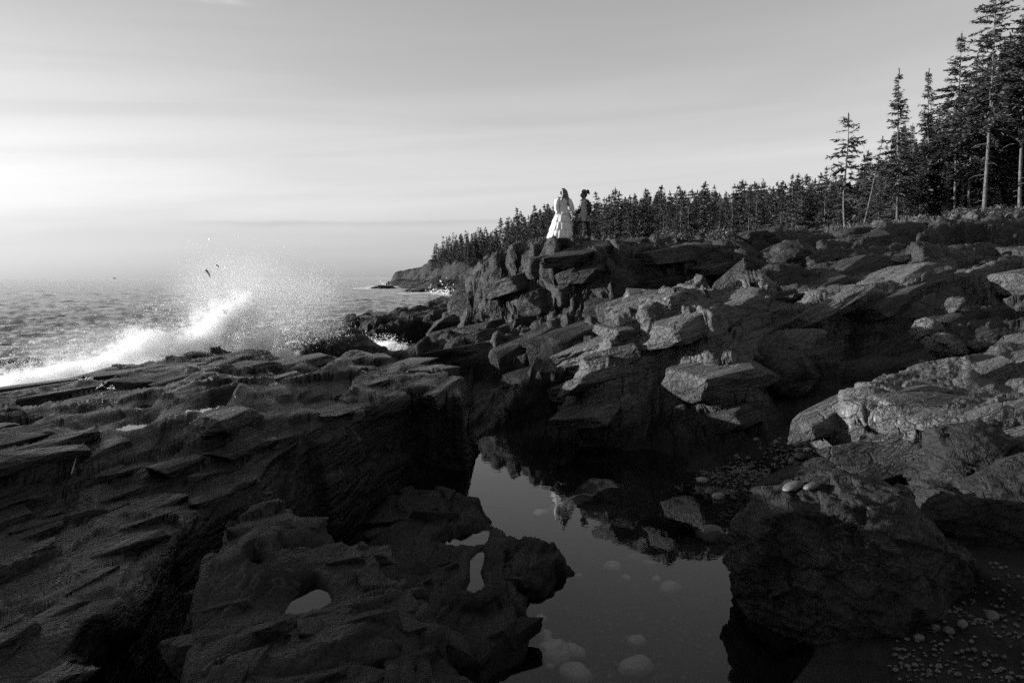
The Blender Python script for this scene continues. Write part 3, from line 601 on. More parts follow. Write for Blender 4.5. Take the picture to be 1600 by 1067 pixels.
# pool water and puddles
def sheet(name, poly, z, mat):
    me = bpy.data.meshes.new(name); bm = bmesh.new()
    bm.faces.new([bm.verts.new((p[0], p[1], z)) for p in poly]); bmesh.ops.recalc_face_normals(bm, faces=bm.faces)
    if bm.faces[:][0].normal.z < 0: bmesh.ops.reverse_faces(bm, faces=bm.faces)
    bm.to_mesh(me); bm.free(); me.materials.append(MATS[mat]); return obj(name, me)
pool = sheet('pool_water', [(-.75,12.6), (-.5,13.6), (1.2,13.9), (3.4,12.4), (4.4,10.6), (4.4,4.6), (3.4,2.2), (.2,2.2), (-.2,4.2), (-.35,6.2), (-.95,7.2), (-1.0,9.2), (-1.2,10.2)], 0.0, 'pool_water')
tag(pool, 'still dark tide pool mirroring sky, rocks and people', kind='structure')
for k_, (lvl, poly) in enumerate(PUDDLES):
    c_ = np.mean(np.array(poly)[:, :2], 0); pp = [((p[0] - c_[0]) * 1.25 + c_[0], (p[1] - c_[1]) * 1.25 + c_[1]) for p in poly]
    tag(sheet('puddle_water', pp, lvl, 'puddle_water'), kind='structure')

# ------------------------------------------------------------------ the sea
def waves(x, y, D):
    h = 0
    rg = np.random.default_rng(4)
    for i in range(46):
        lam = 14.0 * (.86 ** i) if i < 30 else .25 + rg.random() * 1.1
        ang = R(-35) + rg.normal() * .55; kx, ky = math.sin(ang) * 6.283 / lam, math.cos(ang) * 6.283 / lam
        amp = .0085 * lam ** .85 * (1 + .5 * rg.random()) * (.28 if lam > 4.5 else 1.4 if lam < 2 else 1.0)
        fade = np.clip(1.6 - D * .0035 / lam * 3.0, 0, 1)
        ph = kx * x + ky * y + rg.random() * 6.28 + 1.2 * perlin2(x / lam * .3, y / lam * .3, i)
        s_ = np.sin(ph); h = h + amp * fade * (s_ - .35 * np.cos(2 * ph))
    return h
sth = np.concatenate([np.linspace(R(-100), R(-38), 60, endpoint=False), np.linspace(R(-38), R(8), 400, endpoint=False), np.linspace(R(8), R(20), 40)])
sr = np.concatenate([np.geomspace(8, 400, 420, endpoint=False), np.geomspace(400, 30000, 60)])
ST, SR = np.meshgrid(sth, sr, indexing='ij'); SX, SY = SR * np.sin(ST), SR * np.cos(ST)
SH = SEA + waves(SX, SY, SR)
# white water: along the shelf's seaward edge, round the ledges and the far point
shore = [(P(-300,700,8)[:2]), (-8.0,11.6), (-8.2,13.6), (-6.6,16.2), (-5.2,17.0), (-4.2,18.5)]
def line_dist(x, y, pts):
    d = np.full(x.shape, 1e9)
    for (ax, ay), (bx, by) in zip(pts[:-1], pts[1:]):
        ex, ey = bx - ax, by - ay; tt = np.clip(((x - ax) * ex + (y - ay) * ey) / (ex * ex + ey * ey), 0, 1)
        d = np.minimum(d, np.hypot(x - ax - tt * ex, y - ay - tt * ey))
    return d
foam = np.exp(-line_dist(SX, SY, shore) / 9.0) * 1.15
foam = np.maximum(foam, np.exp(-line_dist(SX, SY, [P(640,550,33)[:2], P(600,545,35)[:2], P(540,535,39)[:2], P(430,530,39)[:2]]) / 2.2) * 1.5)
foam = np.maximum(foam, np.exp(-line_dist(SX, SY, [P(580,452,235)[:2], P(612,446,320)[:2]]) / 9.0) * 1.4)
foam = np.maximum(foam, np.exp(-line_dist(SX, SY, [P(640,458,165)[:2], P(680,458,172)[:2], P(715,463,150)[:2]]) / 4.5) * 1.3)
foam = np.maximum(foam, .60 * sstep(170, 20, SR))
foam = np.maximum(foam, .16)
nA, nB = SX.shape
ii, jj = np.meshgrid(np.arange(nA - 1), np.arange(nB - 1), indexing='ij'); a_ = (ii * nB + jj).ravel()
sea = obj('sea', mesh_np('sea', np.stack([SX, SY, SH], -1).reshape(-1, 3), np.stack([a_, a_ + nB, a_ + nB + 1, a_ + 1], 1), 'sea_water', True, {'foam': foam.ravel()}))
tag(sea, 'grey choppy sea reaching the horizon', kind='structure')

# ------------------------------------------------------------------ the far headland
def lowz(px, D, z): d = ray(px, 433); t = D / d[1]; return (d[0] * t, D, z)
HL = [Mass('headland', 'far_rock', [P(616,437,330), P(640,421,322), P(690,403,292), P(705,411,262), P(760,425,232), P(850,416,192), P(950,398,152), P(1050,386,127), P(1150,378,112), P(1250,372,97), P(1330,366,82), P(1800,335,76),
        lowz(1800,200,24), lowz(1240,160,9.5), lowz(1150,205,13), lowz(1050,225,14), lowz(950,245,15), lowz(850,275,16), lowz(760,300,12), lowz(690,340,9), lowz(640,365,5)], steep=1.2, warp=1),
      Mass('headland_platform', 'far_rock', [P(609,445,333), P(650,447,270), P(690,453,190), P(715,460,155), P(757,463,140), P(900,450,120), P(1100,425,95), P(1330,380,78), lowz(1330,90,6), lowz(1100,118,6), lowz(850,200,4), lowz(700,268,3), lowz(640,325,2)], steep=.35, warp=1)]
hth = np.linspace(math.atan((560 - 800) / FPX), math.atan((1800 - 800) / FPX), 420); hr = np.geomspace(76, 440, 330)
HT, HR_ = np.meshgrid(hth, hr, indexing='ij'); HX, HY = HR_ * np.sin(HT), HR_ * np.cos(HT)
wx = 5 * fbm2(HX * .05, HY * .05, 5, 71, .55); wy = 5 * fbm2(HX * .05, HY * .05, 5, 81, .55)
HZ = np.full(HX.shape, -4.0)
for ms in HL:
    s_ = signed_dist(HX + wx, HY + wy, ms.poly)
    HZ = np.maximum(HZ, idw(HX, HY, ms.ctrl, 2.5) - np.maximum(s_, 0) * ms.steep)
c_, e_ = cells(HX * .14, HY * .14, HZ * .3, 3)
HZ = HZ + .55 * c_ + .5 * fbm2(HX * .3, HY * .3, 3, 91)
ii, jj = np.meshgrid(np.arange(419), np.arange(329), indexing='ij'); a_ = (ii * 330 + jj).ravel(); qh = np.stack([a_, a_ + 330, a_ + 331, a_ + 1], 1)
hv = np.stack([HX, HY, HZ], -1).reshape(-1, 3); qh = qh[hv[qh, 2].max(1) > -1.5]
tag(obj('headland', mesh_np('headland', hv, qh, 'far_rock')), 'far wooded headland sloping down to the sea', kind='structure')
def hground(x, y):
    i = np.clip(np.searchsorted(hth, math.atan2(x, y)), 0, 419); j = np.clip(np.searchsorted(hr, math.hypot(x, y)), 0, 329); return float(HZ[i, j])
# low skerries off the point
def boulder_mesh(name, seed, mat, sub=5, facet=.22, round_=.0, squash=(1, 1, 1), fine=1.0, fscale=1.0):
    bm = bmesh.new(); bmesh.ops.create_icosphere(bm, subdivisions=sub, radius=1.0)
    me = bpy.data.meshes.new(name); bm.to_mesh(me); bm.free()
    V = np.zeros(len(me.vertices) * 3, np.float32); me.vertices.foreach_get('co', V); V = V.reshape(-1, 3); n = V.copy()
    p = V * np.array(squash, np.float32); q = p * fscale + seed * 3.17
    c0, e0 = cells(q[:, 0] * .9, q[:, 1] * .9, q[:, 2] * 1.1, seed); c1, e1 = cells(q[:, 0] * 2.6, q[:, 1] * 2.6, q[:, 2] * 3.2, seed + 3)
    f = fbm3(q[:, 0] * 1.6, q[:, 1] * 1.6, q[:, 2] * 2.2, 5, seed + 9, .55)
    lowf = perlin(q[:, 0] * .8, q[:, 1] * .8, q[:, 2] * .8, seed + 20)
    d = facet * c0 + fine * (.04 * c1 - .015 * np.exp(-e1 / .04)) + fine * .13 * f + .25 * lowf * (1 - round_)
    p = p + n * d[:, None]
    me.vertices.foreach_set('co', p.ravel().astype(np.float32)); me.polygons.foreach_set('use_smooth', np.ones(len(me.polygons), bool)); me.update(); me.materials.append(MATS[mat]); return me
for px, py, D, s_ in ((598,450,240,(4.5,3,.9)), (655,457,180,(3.2,2.2,.7)), (640,456,188,(1.6,1.2,.5))):
    p = P(px, py, D); sk = obj('skerry', boulder_mesh('skerry', 40 + px, 'far_rock', 4), None, (p[0], p[1], SEA), (0, 0, px), s_)
    tag(sk, {598: 'low black skerry with white water at the tip of the headland', 655: 'long flat skerry in the bay below the headland', 640: 'smallest skerry beside the long flat one'}[px], 'rock', 'skerries off the headland')

# ------------------------------------------------------------------ loose boulders
def boulder(label, px, py, D, size, seed, rot=(0, 0, 0), mat='boulder_rock', sub=6, facet=.2, squash=(1, 1, 1), group=None, z=None, fine=1.0, round_=.2, name='boulder', fscale=1.0):
    p = P(px, py, D); o = obj(name, boulder_mesh(name, seed, mat, sub, facet, round_, squash, fine, fscale), None, (p[0], p[1], p[2] if z is None else z), rot, size)
    return tag(o, label, 'rock', group)
BIG = boulder('biggest rounded boulder with cracked shoulders beside the pool', 1318, 885, 6.55, (1.08, .95, .80), 3, (R(4), R(6), R(60)), sub=7, facet=.07, z=.22, fscale=1.2, round_=.6)
boulder('angular boulder tucked under the sunlit slab', 1522, 722, 8.6, (.62, .55, .48), 8, (0, R(-10), R(40)), facet=.28, z=.62)
boulder('sloping boulder at the frame edge behind the biggest boulder', 1575, 835, 7.3, (.85, .8, .55), 12, (0, R(-14), R(10)), facet=.25, z=.45)
boulder('flat dark rock lying in the pebbles behind the biggest boulder', 1300, 735, 9.6, (.95, .5, .16), 14, (0, R(-4), R(15)), facet=.2, z=.30)
boulder('low dark rock between the pebbles and angular boulder', 1470, 780, 8.3, (.6, .4, .2), 17, (0, 0, R(5)), z=.33)
boulder('flat tilted slab lying in the gap beside the fractured block', 1225, 540, 14.6, (.62, .5, .2), 19, (R(8), R(-16), R(20)), 'pale_rock', 5, .2)
boulder('dark rock below the flat tilted slab', 1215, 590, 14.0, (.75, .6, .5), 23, (0, 0, R(50)), 'upper_rock', 5, .3)
boulder('rounded dark boulder below the terrace edge', 1238, 402, 23.2, (.62, .5, .42), 29, (0, R(8), 0), 'upper_rock', 5, .15)
boulder('pointed pale block perched above the sunlit slab', 1448, 517, 14.5, (.30, .28, .2), 31, (R(10), R(-15), R(30)), 'pale_rock', 5, .3)
boulder('wedge of pale rock under the perched block', 1478, 545, 14.0, (.34, .3, .24), 37, (0, R(20), R(10)), 'pale_rock', 5, .35)
boulder('small broken block beside the wedge of pale rock', 1522, 545, 14.0, (.18, .18, .12), 38, (0, R(5), R(70)), 'pale_rock', 4, .35)
boulder('broken dark chunk in the hollow above the slab', 1490, 498, 16.0, (.32, .3, .3), 41, (0, 0, R(20)), 'pale_rock', 5, .35)
boulder('dark block under the hem of the gown', 893, 379, 25.2, (.50, .3, .2), 43, (0, R(5), R(10)), 'upper_rock', 5, .25, z=3.74)
boulder('tiny round rock standing on the washed ledge', 548, 503, 45, (.55, .5, .5), 47, (0, 0, 0), 'pale_rock', 4, .1)
for k_, (px, py, D, s_, lab) in enumerate([(1372,356,44,(.5,.4,.38),'pale boulder at the foot of the straight spruce'), (1412,354,43,(.35,.3,.25),'small pale boulder right of the foot of the straight spruce'), (1505,362,38,(1.1,.6,.3),'flat layered slab at the forest edge'), (1522,343,44,(.45,.4,.32),'rounded pale boulder above the flat layered slab'),
     (1553,352,42,(.5,.5,.5),'split boulder near the frame edge under the trees'), (1588,348,42,(.6,.5,.4),'palest boulder under the trees at the frame edge'), (1395,368,36,(.7,.5,.3),'dark ledge block at the forest edge'), (1452,362,38,(1.5,.7,.35),'long dark block in shade at the forest edge'), (1535,368,36,(.28,.2,.14),'cube-like pale stone on the terrace'), (1493,345,46,(.3,.3,.25),'small boulder among bushes left of the rounded pale one')]):
    p = P(px, py, D); g_ = ground(p[0], p[1], .4)
    boulder(lab, px, py, D, s_, 60 + k_, (0, R(6 * (k_ % 3) - 6), k_), 'pale_rock' if 'pale' in lab else 'upper_rock', 4, .3)

# ------------------------------------------------------------------ stones
PEB = [boulder_mesh('stone', 200 + i, 'pebble', 3, .10, .6, (1, .8, .6), .25) for i in range(4)]
POOLS = [boulder_mesh('stone', 220 + i, 'pool_stone', 4, .08, .6, (1, .85, .62), .25) for i in range(3)]
PEBP = [boulder_mesh('stone', 210 + i, 'pale_pebble', 4, .08, .6, (1, .8, .62), .25) for i in range(3)]
def stone(label, px, py, rpx, pale=False, z=None, group=None, flat_=1.0, D=None, near=-.3):
    zz = near if z is None else z
    p = Z(px, py, zz) if D is None else P(px, py, D)
    if z is None and near < 0:
        for _ in range(14):
            if ground(p[0], p[1], .12) < -.12: break
            px += 5; p = Z(px, py, zz)
    rr = rpx / FPX * math.hypot(p[1], CAM_H - p[2])
    if z is None: p = (p[0], p[1], max(ground(p[0], p[1], .08), -.45) + rr * .4)
    if near > 0 and p[2] > .58: return None
    me = random.choice(POOLS if (z is None and near < 0) else PEBP if pale else PEB)
    o = obj('stone', me, None, p, (random.uniform(-.2, .2), random.uniform(-.2, .2), random.uniform(0, 6)), (rr, rr, rr * flat_))
    return tag(o, label, 'stone', group)
for a in [('larger round stone under water in the near end of the pool',860,1037,30), ('oval stone beside the larger round one under water',898,1054,25), ('pale oval stone at the near edge of the pool',990,1047,26,True), ('dim stone behind the larger round one under water',893,1018,20),
          ('dim stone behind the pale oval one under water',992,1001,15), ('pale pebble nearest the low black rock in the pool',795,1015,11,True), ('second pale pebble off the low black rock',803,1026,10,True), ('third pale pebble off the low black rock',821,1019,12,True), ('small pale pebble between the round stones',841,1055,7,True), ('grey pebble against the foot of the low black rock',798,1001,9),
          ('flat stone in mid pool close to the reflection of the block',1046,924,17), ('small stone in mid pool',1024,904,8,True), ('dim stone in the middle of the pool',872,903,10), ('dim flat stone in the middle of the pool',955,890,14), ('small pebble right of the dim flat stone',977,905,7), ('pale pebble near the point of the low rock',853,928,6)]:
    lab, px, py, rp = a[:4]
    stone(lab, px, py, rp, len(a) > 4)
stone('largest flat stone rising from the far side of the pool', 1070, 806, 30, z=-.07, flat_=.7)
stone('second flat stone rising beside the largest one in the pool', 1108, 836, 26, z=-.06, flat_=.6)
stone('white pebble resting on the edge of the low black rock', 830, 884, 10, True, z=.10)
stone('white pebble resting below it against the low black rock', 809, 912, 10, True, z=.06)
bpy.context.view_layer.update()
bv = np.array([BIG.matrix_world @ v.co for v in BIG.data.vertices])
def on_big(px, py):
    u = (bv[:, 0]) / (bv[:, 1] * cp - (bv[:, 2] - CAM_H) * sp) * FPX + 800; d = np.abs(u - px) + 400 * (bv[:, 1] > bv[:, 1].mean() + .15); k = np.argsort(d)[:60]; k = k[bv[k, 2].argmax()]; return bv[k]
for lab, px, py, rp in (('long pale stone perched on the shoulder of the biggest boulder', 1238, 757, 21), ('shorter pale stone perched beside the long one on the boulder', 1266, 752, 16)):
    q_ = on_big(px, py); rr = rp / FPX * 6.6; tag(obj('stone', PEB[rp % 4], None, (q_[0], q_[1], q_[2] + rr * .22), (0, -.25, .3), (rr * .9, rr * .7, rr * .55)), lab, 'stone')
stone('pale pebble by the far rim of the pool', 1096, 752, 9, True, z=.03); stone('flat pale pebble awash left of the biggest boulder', 1121, 777, 10, True, z=.02); stone('flat stone awash close to the biggest boulder', 1178, 795, 11, z=.02)
for px, py, rp, lab in ((1460,985,8,'pale stone right of the foot of the biggest boulder, first of four'), (1480,990,9,'angular pale stone in the corner, second of four'), (1502,986,9,'pale stone in the corner, third of four'), (1548,975,12,'rounded grey stone in the corner, last of four'), (1434,996,9,'dim stone in shade at the foot of the biggest boulder')):
    stone(lab, px, py, rp, False, near=.25)
# beach cobbles one can tell apart, then the fine gravel
rg = np.random.default_rng(21); beach = np.array([(1280,665),(1350,660),(1400,700),(1440,735),(1440,765),(1380,775),(1330,700),(1240,740),(1235,700)], float)
def in_poly(px, py, poly): return signed_dist(np.array([px]), np.array([py]), poly)[0] < 0
n_ = 0
while n_ < 110:
    px, py = rg.uniform(1230, 1445), rg.uniform(655, 780)
    if not in_poly(px, py, beach): continue
    stone('grey rounded cobble on the little beach under the slab', px, py, rg.uniform(4, 9.5), rg.random() < .06, z=None, group='cobbles on the little beach', near=.4); n_ += 1
strip = np.array([(1090,745),(1150,728),(1230,712),(1260,742),(1215,770),(1150,815),(1110,790)], float); n_ = 0
while n_ < 45:
    px, py = rg.uniform(1085, 1265), rg.uniform(705, 820)
    if not in_poly(px, py, strip): continue
    stone('small wet pebble along the far rim of the pool', px, py, rg.uniform(3, 6), rg.random() < .1, group='wet pebbles along the pool rim', near=.05); n_ += 1
def gravel(name, region, n, smin, smax, label, mat):
    g = (1 + 5 ** .5) / 2; t_ = np.array([(-1,g,0),(1,g,0),(-1,-g,0),(1,-g,0),(0,-1,g),(0,1,g),(0,-1,-g),(0,1,-g),(g,0,-1),(g,0,1),(-g,0,-1),(-g,0,1)]) / 1.9 * (1, .8, .6)
    tf = np.array([(0,11,5),(0,5,1),(0,1,7),(0,7,10),(0,10,11),(1,5,9),(5,11,4),(11,10,2),(10,7,6),(7,1,8),(3,9,4),(3,4,2),(3,2,6),(3,6,8),(3,8,9),(4,9,5),(2,4,11),(6,2,10),(8,6,7),(9,8,1)])
    V, F = [], []; k = 0
    while k < n:
        px, py = rg.uniform(region[:, 0].min(), region[:, 0].max()), rg.uniform(region[:, 1].min(), region[:, 1].max())
        if not in_poly(px, py, region): continue
        p = Z(px, py, .15); g_ = ground(p[0], p[1], .06)
        if g_ > .7: k += 0; continue
        p = Z(px, py, max(g_, -.4)); g_ = ground(p[0], p[1], .06)
        if g_ > .7 or (name == 'pool_gravel' and g_ > -.05): continue
        s_ = rg.uniform(smin, smax) * rg.uniform(.5, 1); a = rg.uniform(0, 6.28)
        m_ = np.array([[math.cos(a), -math.sin(a), 0], [math.sin(a), math.cos(a), 0], [0, 0, 1]])
        V.append((t_ * rg.uniform(.75, 1.1, (12, 1)) * s_) @ m_.T + (p[0], p[1], max(g_, -.42) + s_ * .3)); F.append(tf + 12 * k); k += 1
    return tag(obj(name, mesh_np(name, np.concatenate(V), np.concatenate(F), mat)), label, kind='stuff')
gravel('gravel', np.array([(1090,760),(1160,720),(1290,655),(1350,655),(1450,740),(1450,790),(1240,780),(1150,840),(1060,800)], float), 1900, .018, .04, 'fine gravel and pebbles round the rim of the pool', 'pebble')
gravel('pool_gravel', np.array([(760,1067),(800,900),(900,850),(1100,850),(1120,1067)], float), 500, .015, .045, 'scattered pebbles on the floor of the pool', 'pebble')
gravel('corner_gravel', np.array([(1400,1000),(1540,890),(1600,900),(1600,1067),(1380,1067)], float), 260, .012, .035, 'dark gravel in the corner by the biggest boulder', 'pebble')

# ------------------------------------------------------------------ trees
def tube(pts, radii, n=6):
    pts = [np.array(p, float) for p in pts]; V = []; F = []
    for i, p in enumerate(pts):
        d = pts[min(i + 1, len(pts) - 1)] - pts[max(i - 1, 0)]; d /= np.linalg.norm(d) + 1e-9
        a = np.cross(d, (0, 0, 1) if abs(d[2]) < .9 else (1, 0, 0)); a /= np.linalg.norm(a); b_ = np.cross(d, a)
        for k in range(n):
            t_ = 6.2832 * k / n; V.append(p + radii[i] * (math.cos(t_) * a + math.sin(t_) * b_))
    for i in range(len(pts) - 1):
        for k in range(n): F.append((i * n + k, i * n + (k + 1) % n, (i + 1) * n + (k + 1) % n, (i + 1) * n + k))
    return V, F
def join(parts):
    V, F, o = [], [], 0
    for v, f in parts: V.extend(v); F.extend([tuple(i + o for i in q) for q in f]); o += len(v)
    return np.array(V), np.array(F)
def spruce(seed, H=12.0, start=.25, W=2.2, step=.27, nb=6, tuft=.12, ts=.40, lean=0.0, top_open=False, dead=10, gaps=.15, trunk_r=.11):
    r = np.random.default_rng(seed); trunk_parts = []; tv = []
    bend = [r.normal() * .12, r.normal() * .12]
    def axis(z): t_ = z / H; return np.array([lean * z + bend[0] * math.sin(t_ * 5) , bend[1] * math.sin(t_ * 4 + 1), z])
    zs = np.linspace(0, H * .99, 12); trunk_parts.append(tube([axis(z) for z in zs], [trunk_r * (1 - .9 * z / H) * (1.25 if i == 0 else 1) for i, z in enumerate(zs)], 7))
    for k in range(dead):
        z = r.uniform(.06, start + .12) * H; a = r.uniform(0, 6.28); l = r.uniform(.4, 1.3); p = axis(z)
        trunk_parts.append(tube([p, p + np.array([math.cos(a) * l * .6, math.sin(a) * l * .6, -.02 * l]), p + np.array([math.cos(a) * l, math.sin(a) * l, -.22 * l])], [.022, .014, .006], 3))
    quads_v = []; z = start * H
    while z < H * .985:
        t_ = (z - start * H) / (H * (1 - start)); prof = (1 - t_) ** .9 * (.6 + .4 * min(1, t_ / .2)) if not top_open else (.35 + .65 * math.sin(3.0 * (t_ * .9 + .08)) ** .6) * (1 - t_ * .55)
        for _ in range(max(2, int(r.poisson(nb)))):
            if r.random() < gaps: continue
            a = r.uniform(0, 6.28); Lb = max(.18, W * prof * r.uniform(.45, 1.15)); p = axis(z + r.uniform(-.12, .12))
            d = np.array([math.cos(a), math.sin(a), 0]); sd_ = np.array([-math.sin(a), math.cos(a), 0]); up = .35 * t_ - .05 + r.normal() * .08; dr = .30 * (1 - t_) + .05
            npt = max(3, int(Lb / tuft)); s_ = np.linspace(.18 if Lb > .5 else 0, 1, npt)
            P0 = p + d * (Lb * s_)[:, None]; P0[:, 2] += up * Lb * s_ - dr * Lb * s_ ** 2 + .18 * Lb * np.clip(s_ - .7, 0, 1)
            for side in (-1, 1, 0):
                tsz = ts * (1 - .5 * t_); l = tsz * r.uniform(.6, 1.35, npt) * (1.15 - .4 * s_); w_ = tsz * .34 * r.uniform(.6, 1.4, npt)
                dirv = d * r.uniform(.35, .9, npt)[:, None] + sd_ * (side * r.uniform(.5, 1.0, npt))[:, None]; dirv[:, 2] += r.normal(0, .28, npt) - .12
                dirv /= np.linalg.norm(dirv, axis=1, keepdims=True)
                wv = np.cross(dirv, r.normal(0, 1, (npt, 3)) * .45 + (0, 0, 1)); wv /= np.linalg.norm(wv, axis=1, keepdims=True) + 1e-9
                a0 = P0 - wv * (w_ * .5)[:, None]; a1 = P0 + wv * (w_ * .5)[:, None]; e = P0 + dirv * l[:, None]
                quads_v.append(np.stack([a0, a1, e + wv * (w_ * .35)[:, None], e - wv * (w_ * .35)[:, None]], 1).reshape(-1, 3))
            if Lb > .5: trunk_parts.append(tube([p, P0[npt // 2], P0[-1]], [.022, .014, .005], 3))
        z += step * r.uniform(.7, 1.3)
    for k in range(10):                                    # the leader
        zt = H * (.955 + .05 * k / 10); p = axis(H * .97) * (1, 1, 0) + (0, 0, zt); a = r.uniform(0, 6.28); d = np.array([math.cos(a) * .35, math.sin(a) * .35, .9]); l_ = ts * .55; w_ = ts * .10; o_ = np.array([-math.sin(a), math.cos(a), 0]) * w_
        quads_v.append(np.stack([p - o_, p + o_, p + d * l_ + o_ * .4, p + d * l_ - o_ * .4]))
    Vc = np.concatenate(quads_v); Fc = np.arange(len(Vc)).reshape(-1, 4)
    return join(trunk_parts), (Vc, Fc), H
def tree_kind(name, needles, **kw):
    (tv, tf), (cv, cf), H = spruce(**kw)
    return mesh_np(name + '_trunk', tv, tf, 'bark'), mesh_np(name + '_crown', cv, cf, needles, False), H, (cv, cf, tv, tf)
NEAR = [tree_kind('spruce', 'needles', seed=300 + i, H=13.0, start=[.22, .30, .12, .40, .18, .05][i], W=[2.0, 2.5, 2.7, 2.6, 1.9, 3.0][i], nb=[6, 6, 7, 6, 6, 7][i], gaps=[.12, .15, .08, .18, .1, .05][i], dead=[14, 18, 8, 20, 10, 5][i]) for i in range(6)]
LONE = tree_kind('lone_spruce', 'needles', seed=333, H=8.0, start=.42, W=1.5, step=.30, nb=4, gaps=.2, top_open=True, dead=16, trunk_r=.10, lean=-.05)
TALL = tree_kind('tall_spruce', 'needles', seed=340, H=16.0, start=.40, W=2.8, step=.36, nb=5, gaps=.15, top_open=True, dead=24, trunk_r=.15)
SNAG = tree_kind('snag', 'needles', seed=345, H=8.0, start=.62, W=1.0, step=.4, nb=3, gaps=.3, top_open=True, dead=26, trunk_r=.10, lean=.2)
FAR = [tree_kind('far_spruce', 'far_needles', seed=360 + i, H=10.0, start=[.08, .15, .03, .2, .1][i], W=[2.3, 2.6, 2.0, 2.9, 1.8][i], step=.36, nb=5, tuft=.28, ts=.52, dead=4, gaps=.08) for i in range(5)]
MASS_KIND = [tree_kind('mass_spruce', 'far_needles', seed=380 + i, H=10.0, start=.1, W=[2.5, 2.9, 2.1][i], step=.55, nb=4, tuft=.5, ts=.9, dead=0, gaps=.08) for i in range(3)]
def plant(kind, name, base, h, label, group=None, rz=None, tilt=0.0):
    tm, cm, H, _ = kind; k = h / H
    root = empty(name, base, (0, tilt, random.uniform(0, 6.28) if rz is None else rz), (k * random.uniform(.92, 1.1) if rz is None else k, k, k))
    tag(root, label, 'tree', group); obj('trunk', tm, root); obj('crown', cm, root); return root
def place_tree(kind, name, px, D, top_y, label, group=None, rz=None, tilt=0.0):
    u = P(px, 400, D)[0]; z = ground(u, D, .6) - .15; h = P(px, top_y, D)[2] - z
    return plant(kind, name, (u, D, z), max(1.5, h), label, group, rz, tilt)
place_tree(LONE, 'spruce_tree', 1324, 55, 184, 'lone thin spruce with bare lower trunk apart from the wood', rz=0)
place_tree(SNAG, 'spruce_tree', 1346, 53, 218, 'half dead spruce leaning over beside the lone thin one', rz=0)
place_tree(NEAR[0], 'spruce_tree', 1398, 52, 111, 'straight spruce with a narrow pointed crown standing before the wood', rz=1.0)
place_tree(NEAR[4], 'spruce_tree', 1444, 56, 112, 'slim spruce with a dense dark tip behind the straight one', rz=2.0)
place_tree(NEAR[3], 'spruce_tree', 1489, 54, 56, 'tall spruce with a ragged open crown left of the tallest', rz=.4)
place_tree(NEAR[1], 'spruce_tree', 1513, 52, 92, 'dark trunked spruce between the ragged and the tallest', rz=3.0)
place_tree(TALL, 'spruce_tree', 1538, 49, -22, 'tallest spruce with wide flat boughs and pale bare trunk', rz=.2)
place_tree(NEAR[3], 'spruce_tree', 1592, 50, -30, 'tall spruce at the frame edge beside the tallest', rz=5.0)
place_tree(NEAR[2], 'spruce_tree', 1470, 60, 150, 'bushy spruce filling the gap behind the ragged one', rz=4.0)
ENV = [(1280, 300), (1330, 262), (1370, 232), (1385, 205), (1420, 175), (1460, 140), (1500, 100), (1540, 60), (1580, 20), (1640, -10), (1800, -40)]
def env(px, table): return float(np.interp(px, [a for a, _ in table], [b for _, b in table]))
rt = np.random.default_rng(50); n_ = 0
while n_ < 100:
    px = rt.uniform(1345, 1655); D = rt.uniform(53, 74)
    if px < 1400 and D < 60: continue
    ty = env(px, ENV) + rt.uniform(10, 150) * (1 if rt.random() < .7 else .4)
    place_tree(NEAR[[0, 1, 2, 5, 4, 5, 2][int(rt.integers(7))]], 'spruce_tree', px, D, min(ty, 300), 'spruce crowded among others in the dense wood at the frame edge', 'spruces of the dense wood'); n_ += 1
for k_, px in enumerate((1372, 1420, 1436, 1462, 1478, 1502, 1524, 1556, 1572, 1590)):
    D = 51 + (k_ * 37 % 7); place_tree(NEAR[5], 'young_spruce', px, D, rt.uniform(250, 305), 'young bushy spruce in the undergrowth below the dense wood', 'young spruces below the wood')
# middle wood behind the terrace, and the headland wood: front rows one by one, the rest as a mass
SKY_LINE = [(670, 385), (690, 373), (720, 359), (760, 345), (800, 333), (850, 321), (900, 314), (950, 309), (1050, 304), (1150, 298), (1200, 291), (1240, 285), (1290, 288), (1340, 280)]
DF = [(670, 285), (700, 262), (760, 232), (850, 192), (950, 152), (1050, 127), (1150, 112), (1250, 97), (1330, 84), (1500, 80)]
DB = [(670, 320), (700, 318), (760, 296), (850, 270), (950, 240), (1050, 222), (1150, 200), (1250, 155), (1330, 140), (1500, 140)]
def far_tree(px, D, big=1.0):
    u = P(px, 400, D)[0]; z = hground(u, D) - .3
    ybase = 533.5 - FPX * math.tan(math.atan((z - CAM_H) / D) + PITCH)
    top = env(px, SKY_LINE) - (rt.uniform(2, 13) if rt.random() < .12 else rt.uniform(-26, 3)); hmax = P(px, top, D)[2] - z
    return (u, D, z), min(hmax, rt.uniform(8.5, 15.5) * (big if px > 780 else .62))
n_ = 0; tries = 0
while n_ < 205 and tries < 4000:
    tries += 1
    px = rt.uniform(675, 1345); f_ = rt.random() ** 1.6 * .55; D = env(px, DF) + 2 + f_ * (env(px, DB) - env(px, DF))
    b_, h_ = far_tree(px, D)
    if h_ < 2.5 or b_[2] < 1.5: continue
    if px < 960: plant(FAR[int(rt.integers(5))], 'spruce_tree', b_, h_, 'spruce in the wood on the far headland', 'spruces of the headland wood')
    else: plant(FAR[int(rt.integers(5))], 'spruce_tree', b_, h_, 'spruce in the middle wood behind the rock terrace', 'spruces of the middle wood')
    n_ += 1
